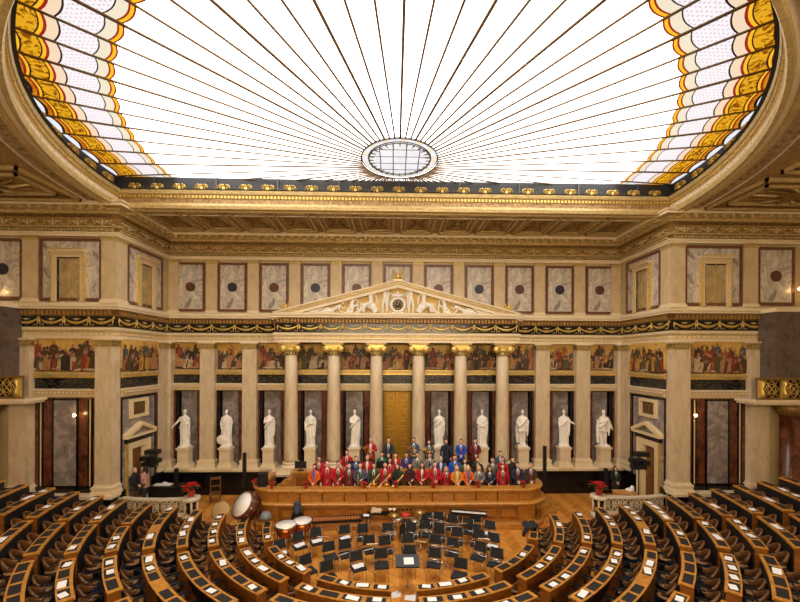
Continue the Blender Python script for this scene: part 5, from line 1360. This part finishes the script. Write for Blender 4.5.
def lights(x, y, z0, label):
    o = E('stage_light_stand', label, 'light stand', loc=(x,y,z0), group='black stage light stands')
    MB().tube([(0,0,.05),(0,0,2.6)],.025,6).build('pole', blackt, o)
    for q in range(3): a = 2*pi*q/3; MB().tube([(0,0,.5),(.45*cos(a),.45*sin(a),0)],.018,5).build('leg', blackt, o)
    for dx, dz in ((.12,2.7),(-.1,2.4),(-.02,2.12),(.14,2.3)): MB().obox((dx,0,dz),(.3,.16,.1)).lathe(0,0,[(.08,.16),(.08,.2)],10,M=Matrix.Translation((dx,-.0,dz)) @ Matrix.Rotation(pi/2,4,'X')).build('lamp_head', blackp, o)
lights(-11.45,18.1,0,'stand of black stage lights in the left side doorway'); lights(11.2,17.5,0,'stand of black stage lights beside the right side doorway')
sm = E('side_table', 'small pale wooden table with white cloth behind the right balustrade', 'table', loc=(11.0,18.2,0)); MB().box(-.5,.5,-.3,.3,.66,.72).box(-.48,-.42,-.28,.28,0,.66).box(.42,.48,-.28,.28,0,.66).build('body', mat('pale_table_wood',(206,150,76),.4), sm)
o = T(remeshed(MB().ball((0,0,.08),(.22,.16,.1)).ball((.12,0,.16),(.1,.1,.14)),.02,[paper],'white_cloth'),'crumpled white cloth on the small table behind the right balustrade','cloth'); o.location = (11.2,18.2,.72)
o = T(MB().box(-.4,.4,-.15,.15,0,.03).obox((.2,0,.06),(.2,.1,.01),Matrix.Rotation(.3,3,'Y')).build('paper_pile',paper),'pile of white papers on the black counter behind the left balustrade','paper'); o.location = (-11.35,18.9,.9)
t = E('counter', 'low black counter behind the left balustrade', 'counter', loc=(-11.2,18.9,0)); MB().box(-.7,.7,-.3,.3,0,.86).box(-.75,.75,-.35,.35,.86,.9).build('body', blackp, t)
t = MB(); t.box(-11.95,-11.3,16.9,17.9,0,.45); struct('floor', t, [wood_d])
# ------------------------------------------------------------------ people
def skinned(verts, edges, rad, sub=1):
    me = bpy.data.meshes.new('s'); me.from_pydata(verts, edges, []); o = bpy.data.objects.new('s', me); COL.objects.link(o)
    md = o.modifiers.new('k', 'SKIN'); md.use_smooth_shade = True; md.branch_smoothing = .3
    for v, r_ in zip(me.skin_vertices[0].data, rad): v.radius = r_ if isinstance(r_, tuple) else (r_, r_)
    for i, v in enumerate(me.skin_vertices[0].data): v.use_root = (i == 0)
    sb = o.modifiers.new('b', 'SUBSURF'); sb.levels = sub; sb.render_levels = sub
    dg = bpy.context.evaluated_depsgraph_get(); dg.update()
    m = bpy.data.meshes.new_from_object(o.evaluated_get(dg)); bpy.data.objects.remove(o)
    return m
ARMS = {   # left arm (x>0) and right arm (x<0): elbow, wrist
 'clasp': (((.25,-.02,1.13),(.06,-.2,1.0)), ((-.25,-.02,1.13),(-.05,-.21,.99))),
 'side':  (((.26,.02,1.14),(.25,-.08,.88)), ((-.26,.02,1.14),(-.25,-.08,.88))),
 'hold':  (((.26,-.05,1.16),(.1,-.26,1.12)), ((-.26,-.05,1.14),(-.08,-.25,1.0))),
 'horn':  (((.27,-.05,1.17),(.14,-.26,1.22)), ((-.27,-.06,1.15),(-.14,-.24,1.05))),
 'sax':   (((.26,-.06,1.15),(.1,-.27,1.08)), ((-.27,-.03,1.12),(-.18,-.22,.9)))}
def body_mesh(arms, female):
    V = [(0,0,.95),(0,0,1.12),(0,-.0,1.28),(0,0,1.41),(0,-.005,1.52)]; Rr = [(.13,.1),(.115,.09),(.125,.09),(.075,.06),(.05,.05)]
    Ed = [(0,1),(1,2),(2,3),(3,4)]
    def add(v, r_, p): V.append(v); Rr.append(r_); Ed.append((p, len(V)-1)); return len(V)-1
    for s in (1, -1):
        h = add((s*.09,0,.88), .085, 0); k = add((s*.1,-.01,.5), .055, h); a = add((s*.105,.02,.09), .038, k); add((s*.12,-.13,.035), .035, a)
        el, wr = arms[0 if s > 0 else 1]
        sh = add((s*.16,0,1.375), .034, 3); e = add(el, .031, sh); w_ = add(wr, .026, e)
        d = (Vector(wr)-Vector(el)).normalized(); side = d.cross(Vector((0,0,1))); side = side.normalized() if side.length > .1 else Vector((1,0,0))
        W = Vector(wr); pm = W+d*.055; p_ = add(tuple(pm), (.032,.02), w_)
        for q, L_ in zip((-1.5,-.5,.5,1.5), (.06,.072,.07,.055)):
            b = pm+d*.03+side*q*.018; f1 = add(tuple(b), .0085, p_); f2 = add(tuple(b+d*L_*.55+Vector((0,0,-.008))), .008, f1); add(tuple(b+d*L_*.85+Vector((0,0,-.025))), .007, f2)
        tb = W+d*.02+side*.03*(-s); f1 = add(tuple(tb), .01, p_); add(tuple(tb+d*.045+side*.012*(-s)), .008, f1)
    me = skinned(V, Ed, Rr)
    bm = bmesh.new(); bm.from_mesh(me)
    # head joined onto the neck
    mb = MB(); mb.ball((0,-.015,1.645), (.074,.09,.108), 0, 16, 12)
    mb.ball((0,-.06,1.575), (.045,.045,.04), 0, 10, 6); mb.tube([(0,-.098,1.665),(0,-.122,1.632),(0,-.1,1.622)], [.009,.015,.01], 6)
    for s in (-1, 1): mb.ball((s*.075,.0,1.64), (.012,.022,.03), 0, 8, 5)
    mb.tube([(-.022,-.098,1.592),(0,-.106,1.59),(.022,-.098,1.592)], [.005,.008,.005], 5)
    off = [bm.verts.new(v) for v in mb.v]
    for f_ in mb.f:
        try: fc = bm.faces.new([off[i] for i in f_]); fc.smooth = True
        except ValueError: pass
    bm.to_mesh(me); bm.free(); me.materials.clear(); me.materials.append(skin)
    return me
def ring_loft(rings, n=20, gap=0., front=-pi/2):
    """rings: (z, rx, ry, cy); open by +-gap radians at the front"""
    mb = MB(); vs = []; c = n+1 if gap else n
    for z, rx, ry, cy in rings:
        g_ = gap if not callable(gap) else gap(z)
        for i in range(c):
            a = front+g_+(2*pi-2*g_)*i/n
            vs.append((rx*cos(a), cy+ry*sin(a), z))
    fs = []
    for j in range(len(rings)-1):
        for i in range(n):
            i2 = i+1 if gap else (i+1) % n
            fs.append((j*c+i, j*c+i2, (j+1)*c+i2, (j+1)*c+i))
    mb.add(vs, fs, 0, True); return mb
def mk(mb, name, m, parent):
    o = mb.build(name, [m], parent, recalc=False)
    return o
TPL = {}
def person_template(pose, female):
    key = (pose, female)
    root = E('person', 'x', 'person')
    arms = ARMS[pose]
    b = bpy.data.objects.new('body', body_mesh(arms, female)); COL.objects.link(b); b.parent = root
    w = .92 if female else 1.
    # shirt or waistcoat inside the open jacket
    mk(ring_loft([(.9,.155*w,.115,0),(1.1,.15*w,.115,0),(1.3,.172*w,.128,0),(1.42,.15*w,.1,0),(1.5,.06,.06,0)]), 'shirt', paper, root)
    m = MB().obox((0,-.118,1.22), (.03,.012,.2)); mk(m, 'waistcoat', blackf, root)
    jm = ring_loft([(.76,.2*w,.145,.01),(.9,.185*w,.135,.005),(1.08,.175*w,.13,0),(1.28,.195*w,.142,0),(1.39,.185*w,.115,0),(1.46,.11,.085,0),(1.51,.066,.066,0)], 24, lambda z: .05 if z < 1.1 else .05+(z-1.1)*1.05)
    for s in (1, -1):
        el, wr = arms[0 if s > 0 else 1]; W = Vector(wr); el = Vector(el)
        jm.tube([(s*.13,0,1.41),(s*.185,0,1.37),(s*.215,-.01,1.27),el,W-(W-el)*.04], [.055,.068,.066,.058,.042], 10)
        jm.tube([(s*.02,-.14,1.12),(s*.075,-.143,1.3),(s*.07,-.08,1.47)], [.008,.03,.014], 6, 0, True, .4)
    mk(jm, 'jacket', blackf, root)
    if female: mk(ring_loft([(.45,.22,.18,0),(.7,.2,.155,0),(.93,.15,.12,0)]), 'skirt', blackf, root)
    tr = MB()
    for s in (1, -1): tr.tube([(s*.085,0,.96),(s*.09,0,.86),(s*.1,0,.5),(s*.105,.02,.08)], [.1,.1,.075,.06], 12)
    mk(tr, 'trousers', blackf, root)
    sh = MB()
    for s in (1, -1): sh.tube([(s*.105,.05,.045),(s*.11,-.05,.045),(s*.125,-.17,.03)], [.05,.05,.035], 10, 0, True, .8)
    mk(sh, 'shoes', blackp, root)
    hm = MB(); vs = []
    n = 16
    M_ = [(0,.005,1.68)]
    # hair cap: upper and back half of a slightly larger head
    for j in range(9):
        ph = -pi/2+pi*j/8
        for i in range(n):
            a = 2*pi*i/n; v = Vector((.083*cos(ph)*cos(a), .1*cos(ph)*sin(a), .1*sin(ph)))+Vector((0,.008,1.672))
            lim = 1.66+(.05 if v.y < -.02 else -.04-.4*max(0, v.y))
            if v.z < lim: v.z = lim; v.x *= .93; v.y = v.y*.93
            if v.y < -.075: v.y = -.075
            vs.append(v)
    hm.add(vs, [(j*n+i, j*n+(i+1) % n, (j+1)*n+(i+1) % n, (j+1)*n+i) for j in range(8) for i in range(n)], 0, True)
    if female:
        hm.tube([(0,.06,1.7),(0,.085,1.58),(0,.1,1.42),(0,.1,1.34)], [.075,.085,.075,.03], 10, 0, True, 1.2)
        for s in (1, -1): hm.tube([(s*.07,.0,1.69),(s*.085,-.01,1.58),(s*.09,-.03,1.44),(s*.09,-.05,1.36)], [.03,.034,.032,.012], 8)
    mk(hm, 'hair', hair_d, root)
    em = MB()
    for s in (1, -1): em.ball((s*.03,-.094,1.655), (.011,.006,.006), 0, 8, 5)
    mk(em, 'eyes', eye_m, root)
    freeze(root)
    for o in [root]+KIDS[root.name]: pass
    return root
COLS = dict(orange=(214,96,24), red=(176,18,30), darkred=(112,22,30), blue=(36,58,128), greyblue=(66,80,104), green=(30,70,46), green2=(24,104,56), redorange=(190,44,30), darkgreen=(32,54,40), maroon=(78,22,34), grey=(128,122,118), brightblue=(22,78,190), mustard=(206,142,34), olive=(84,92,52), darknavy=(26,28,42), navy=(30,36,62), olivegrey=(104,104,84), black=(20,20,24), darkbrown=(58,44,34), darkgrey=(48,50,62), pinkish=(190,140,126))
CW = dict(redorange='orange-red', green2='bright green', greyblue='grey-blue', darkred='dark red', darkgreen='dark green', brightblue='bright blue', darknavy='dark navy', olivegrey='olive-grey', darkbrown='dark brown', darkgrey='dark grey', pinkish='pale pink')
jmat = {k: mat('jacket_'+k, v, .8, var=.1, vscale=12) for k, v in COLS.items()}
vest = {k: mat('vest_'+k, v, .8) for k, v in dict(white=(220,214,206), red=(150,26,34), green=(36,80,52), grey=(112,108,108), blue=(24,104,206), black=(26,24,26), beige=(176,160,130)).items()}
skins = [mat('skin_fair', (236,188,164), .55), mat('skin_tan', (218,166,138), .55), skin]
legm = [mat('trousers_brown', (70,52,34), .85), mat('trousers_black', (22,22,26), .85)]
PE = [
(-3.57,1,1.74,'orange','m','clasp','blue'),(-3.46,2,1.76,'red','m','clasp','grey'),(-3.0,1,1.9,'red','m','side','white'),(-2.55,1,1.86,'red','m','hold','green'),(-2.36,3,1.8,'red','m','hold','grey'),(-2.06,1,1.78,'darkred','m','side','green'),
(-1.82,2,1.76,'blue','m','clasp','white'),(-1.58,1,1.8,'greyblue','m','hold','grey'),(-1.31,2,1.8,'red','m','side','white'),(-0.98,1,1.78,'green','m','sax','red'),(-0.71,3,1.7,'green2','m','side','white'),(-0.5,1,1.82,'red','m','sax','white'),
(-0.3,2,1.67,'redorange','f','clasp','white'),(-0.07,3,1.64,'red','m','clasp','white'),(0.04,1,1.74,'darkgreen','f','sax','black'),(0.45,3,1.66,'blue','m','clasp','white'),(0.58,1,1.76,'maroon','f','hold','black'),(0.97,3,1.66,'grey','m','clasp','white'),
(1.12,1,1.8,'red','f','hold','white'),(1.56,3,1.64,'grey','m','hold','white'),(1.68,1,1.84,'red','m','clasp','grey'),(1.99,2,1.74,'blue','m','clasp','white'),(2.17,1,1.62,'red','f','side','white'),(2.6,2,1.8,'brightblue','m','side','white'),
(2.64,1,1.67,'mustard','f','clasp','white'),(3.07,2,1.64,'olive','f','clasp','white'),(3.13,1,1.68,'orange','f','hold','blue'),(3.64,2,1.7,'darknavy','m','clasp','beige'),(3.61,1,1.66,'grey','f','hold','grey'),(4.09,1,1.62,'navy','f','hold','white'),
(4.32,2,1.68,'olivegrey','m','side','grey'),(4.93,3,1.73,'greyblue','m','clasp','white'),(4.78,2,1.72,'red','m','side','white'),(4.66,1,1.72,'red','m','side','white'),(5.24,2,1.7,'black','m','side','black'),(5.32,1,1.8,'navy','m','clasp','white'),(5.9,1,1.8,'darkbrown','m','clasp','white'),
(-1.29,4,1.82,'red','m','horn','white'),(-0.43,4,1.82,'darkgrey','m','clasp','grey'),(0.82,4,1.82,'greyblue','m','horn','green'),(1.56,4,1.7,'greyblue','m','horn','white'),(2.4,4,1.74,'navy','m','side','black'),(3.14,4,1.74,'brightblue','m','clasp','red'),(3.85,4,1.76,'darkred','m','clasp','grey')]
YR = {1:16.76, 2:17.23, 3:18.24, 4:18.85}; ZF = {1:.78, 2:.97, 3:.95, 4:1.38}
ROWN = {1:'front row', 2:'second row', 3:'third row', 4:'back row'}
used = {}; labs = {}
rnd = random.Random(21)
rowsort = {r_: sorted(p[0] for p in PE if p[1] == r_) for r_ in (1,2,3,4)}
def person(x, y, z, h, colour, sex, pose, vst, label, rz=0., group=None, bare=False):
    key = (pose, sex == 'f')
    if key not in TPL: TPL[key] = person_template(*key); o = TPL[key]
    else: o = dup(TPL[key])
    o.location = (x, y, z); s = h/1.762; o.scale = (s*.97, s*1.03, s); o.rotation_euler = (0,0,rz); o['label'] = label; o['category'] = 'person'
    if group: o['group'] = group
    hr = rnd.choice([hair_d,hair_d,hair_d,hair_d,hair_g] if sex == 'm' else [hair_d,hair_d,hair_b]); sk = rnd.choice(skins); lg = rnd.choice(legm)
    for c in KIDS[o.name]:
        k = c.name.split('.')[0]
        m_ = dict(body=sk, shirt=vest['white'] if vst in ('grey','red','green') else vest[vst], waistcoat=vest[vst] if vst != 'white' else rnd.choice([vest['red'],vest['black'],vest['green'],vest['white']]), jacket=jmat[colour], skirt=legm[1], trousers=lg, shoes=blackp, hair=hr, eyes=eye_m)[k]
        c.material_slots[0].link = 'OBJECT'; c.material_slots[0].material = m_
    return o
for (x, row, h, col, sex, pose, vst) in PE:
    i = rowsort[row].index(x)
    z = {1:.75, 2:.95, 3:.95, 4:1.38}[row]
    what = {'sax':'holding a saxophone','horn':'holding a brass horn','hold':'holding a clarinet','clasp':'hands clasped','side':'arms at the sides'}[pose]
    lab = 'person in %s jacket, %s, %s from left in the %s' % (CW.get(col, col), what, ordn(i), ROWN[row])
    person(x, YR[row], z, h, col, sex, pose, vst, lab, rnd.uniform(-.15,.15)-x*.02)
    s = h/1.762; Y = YR[row]
    whose = '%s jacket, %s in the %s' % (CW.get(col, col), ordn(i), {1:'front row',2:'second row',3:'third row',4:'back row'}[row])
    if pose == 'hold':
        o = E('clarinet', 'dark clarinet held by the person in %s' % whose, 'clarinet', loc=(x, Y-.3*s, z+1.06*s), group='clarinets held by musicians')
        MB().tube([(0,.0,.3),(0,-.02,.1),(0,-.06,-.26),(0,-.075,-.33)], [.01,.013,.015,.032], 8).build('tube', blackp, o); m = MB()
        for q in range(7): m.ball((0,-.035-.008*q*.5,.15-.06*q), .01, 0, 6, 4)
        m.build('keys', silver, o); o.scale = (s,s,s)
    elif pose == 'sax':
        o = E('saxophone', 'golden saxophone held slanting by the person in %s' % whose, 'saxophone', loc=(x-.05, Y-.34*s, z+.98*s), group='saxophones held by musicians')
        MB().tube([(.3,.06,.34),(.26,0,.32),(.2,-.02,.25),(-.1,-.04,-.05),(-.3,-.05,-.26),(-.38,-.07,-.27),(-.4,-.08,-.18),(-.36,-.1,-.02),(-.33,-.11,.07)], [.018,.024,.034,.052,.066,.07,.075,.09,.12], 10).build('tube', brass, o); o.scale = (1.15,1.1,1.15); m = MB()
        for q in range(8): m.lathe(0,0,[(.024,.0),(.024,.012)],8,M=Matrix.Translation((.17-.055*q,-.09,.23-.055*q)) @ Matrix.Rotation(pi/2,4,'X'))
        m.build('keys', silver, o)
    elif pose == 'horn':
        o = E('brass_horn', 'coiled brass horn held by the person in %s' % whose, 'horn', loc=(x, Y-.3*s, z+1.12*s), group='horns held by musicians')
        MB().tube([(.16*cos(a*pi/8), -.02-.004*a, .16*sin(a*pi/8)) for a in range(15)], .018, 7).tube([(.1*cos(a*pi/8), -.03, .1*sin(a*pi/8)) for a in range(17)], .014, 6).build('coil', brass, o)
        MB().tube([(-.12,-.05,.0),(-.2,-.06,.1),(-.24,-.08,.2),(-.25,-.1,.26)], [.02,.035,.07,.14], 14).build('bell', brass, o)
        for q in (-.03,.01,.05): MB().tube([(q,-.07,-.06),(q,-.07,.07)], .013, 6).build('valve', silver, o)
o = E('sheaf_banner', 'narrow green and cream sheaf held upright before the grey-blue jacket', 'sheaf', loc=(-1.62,16.3,1.65)); MB().add([(-.08,0,.55),(.0,-.03,.66),(.09,0,.5),(.03,-.02,.02),(-.01,0,0)],[(0,1,2,3,4)]).add([(-.08,.02,.55),(.0,.03,.66),(.09,.02,.5),(.03,.03,.02),(-.01,.02,0)],[(0,1,2,3,4)]).build('leaves', leafg, o); MB().tube([(0,0,0),(0,-.02,.55)],.018,5).build('ribbon', vest['beige'], o)
person(-11.62,17.3,.45,1.75,'black','m','clasp','black','person in black suit talking in the left side doorway',1.4)
person(-11.5,17.75,.45,1.7,'pinkish','f','clasp','white','person in pale pink patterned dress in the left side doorway',-1.2)
person(10.95,19.0,0,1.72,'black','f','clasp','white','person in black suit standing alone by the dark plinth at right',-.1)

for o in list(COL.objects):      # settle orchestra, side furniture and musicians on the axis of the hall
    if o.parent is None and o.name not in BEFORE and 'category' in o and 10 < o.location.y < 19.2:
        o.location.x -= .45-9*o.location.y/384
# ------------------------------------------------------------------ light and camera
wd = bpy.data.worlds.new('World'); SC.world = wd; wd.use_nodes = True
wd.node_tree.nodes['Background'].inputs['Color'].default_value = (.9,.75,.55,1); wd.node_tree.nodes['Background'].inputs['Strength'].default_value = .0
def area(name, loc, rot, sx, sy, power, col=(1,.83,.62)):
    l = bpy.data.lights.new(name, 'AREA'); l.shape = 'RECTANGLE'; l.size = sx; l.size_y = sy; l.energy = power; l.color = col
    o = bpy.data.objects.new(name, l); COL.objects.link(o); o.location = loc; o.rotation_euler = rot
    return o
def fill_lamp(x, y, z, power, label):  # unseen globes added behind the viewer as fill to brighten the hall
    o = E('fill_lamp', label, 'lamp', loc=(x,y,z), group='frosted globe fill lamps added on the unseen rear wall')
    MB().tube([(0,-.82,-.1),(0,-.4,-.1),(0,-.2,-.15),(0,0,-.14)], .02, 6).build('arm', brass, o); MB().ball((0,0,0), .16, 0, 14, 10).build('globe', globe, o)
    l = bpy.data.lights.new('fill_lamp_light', 'POINT'); l.energy = power; l.color = (1,.87,.68); l.shadow_soft_size = .2
    q = bpy.data.objects.new('fill_lamp_light', l); COL.objects.link(q); q.location = (x, y+.4, z)
globe = mat('frosted_globe', (255,235,200), .4, emit=(255,220,170), es=12.)
for i in range(7): fill_lamp(-6+2*i, -3.2, 9.2, FILL, 'added frosted globe fill lamp on the unseen rear wall, %s from left' % ORD[i])
cam = bpy.data.cameras.new('Camera'); co = bpy.data.objects.new('Camera', cam); COL.objects.link(co); SC.camera = co
co.location = (-.2, 0, 7.1)
cam.sensor_width = 36; cam.sensor_fit = 'HORIZONTAL'; cam.lens = 384/800*36
cam.shift_x = -(403-400)/800; cam.shift_y = (358-301)/800
cam.clip_start = .05; cam.clip_end = 100
m = Matrix.Rotation(-R(1.39), 4, 'Z') @ Matrix.Rotation(pi/2, 4, 'X') @ Matrix.Rotation(.004, 4, 'Z')
co.matrix_world = Matrix.Translation((-.2,0,7.1)) @ m
SC.view_settings.view_transform = 'Standard'; SC.view_settings.look = 'None'; SC.view_settings.exposure = EXPO; SC.view_settings.gamma = 1.
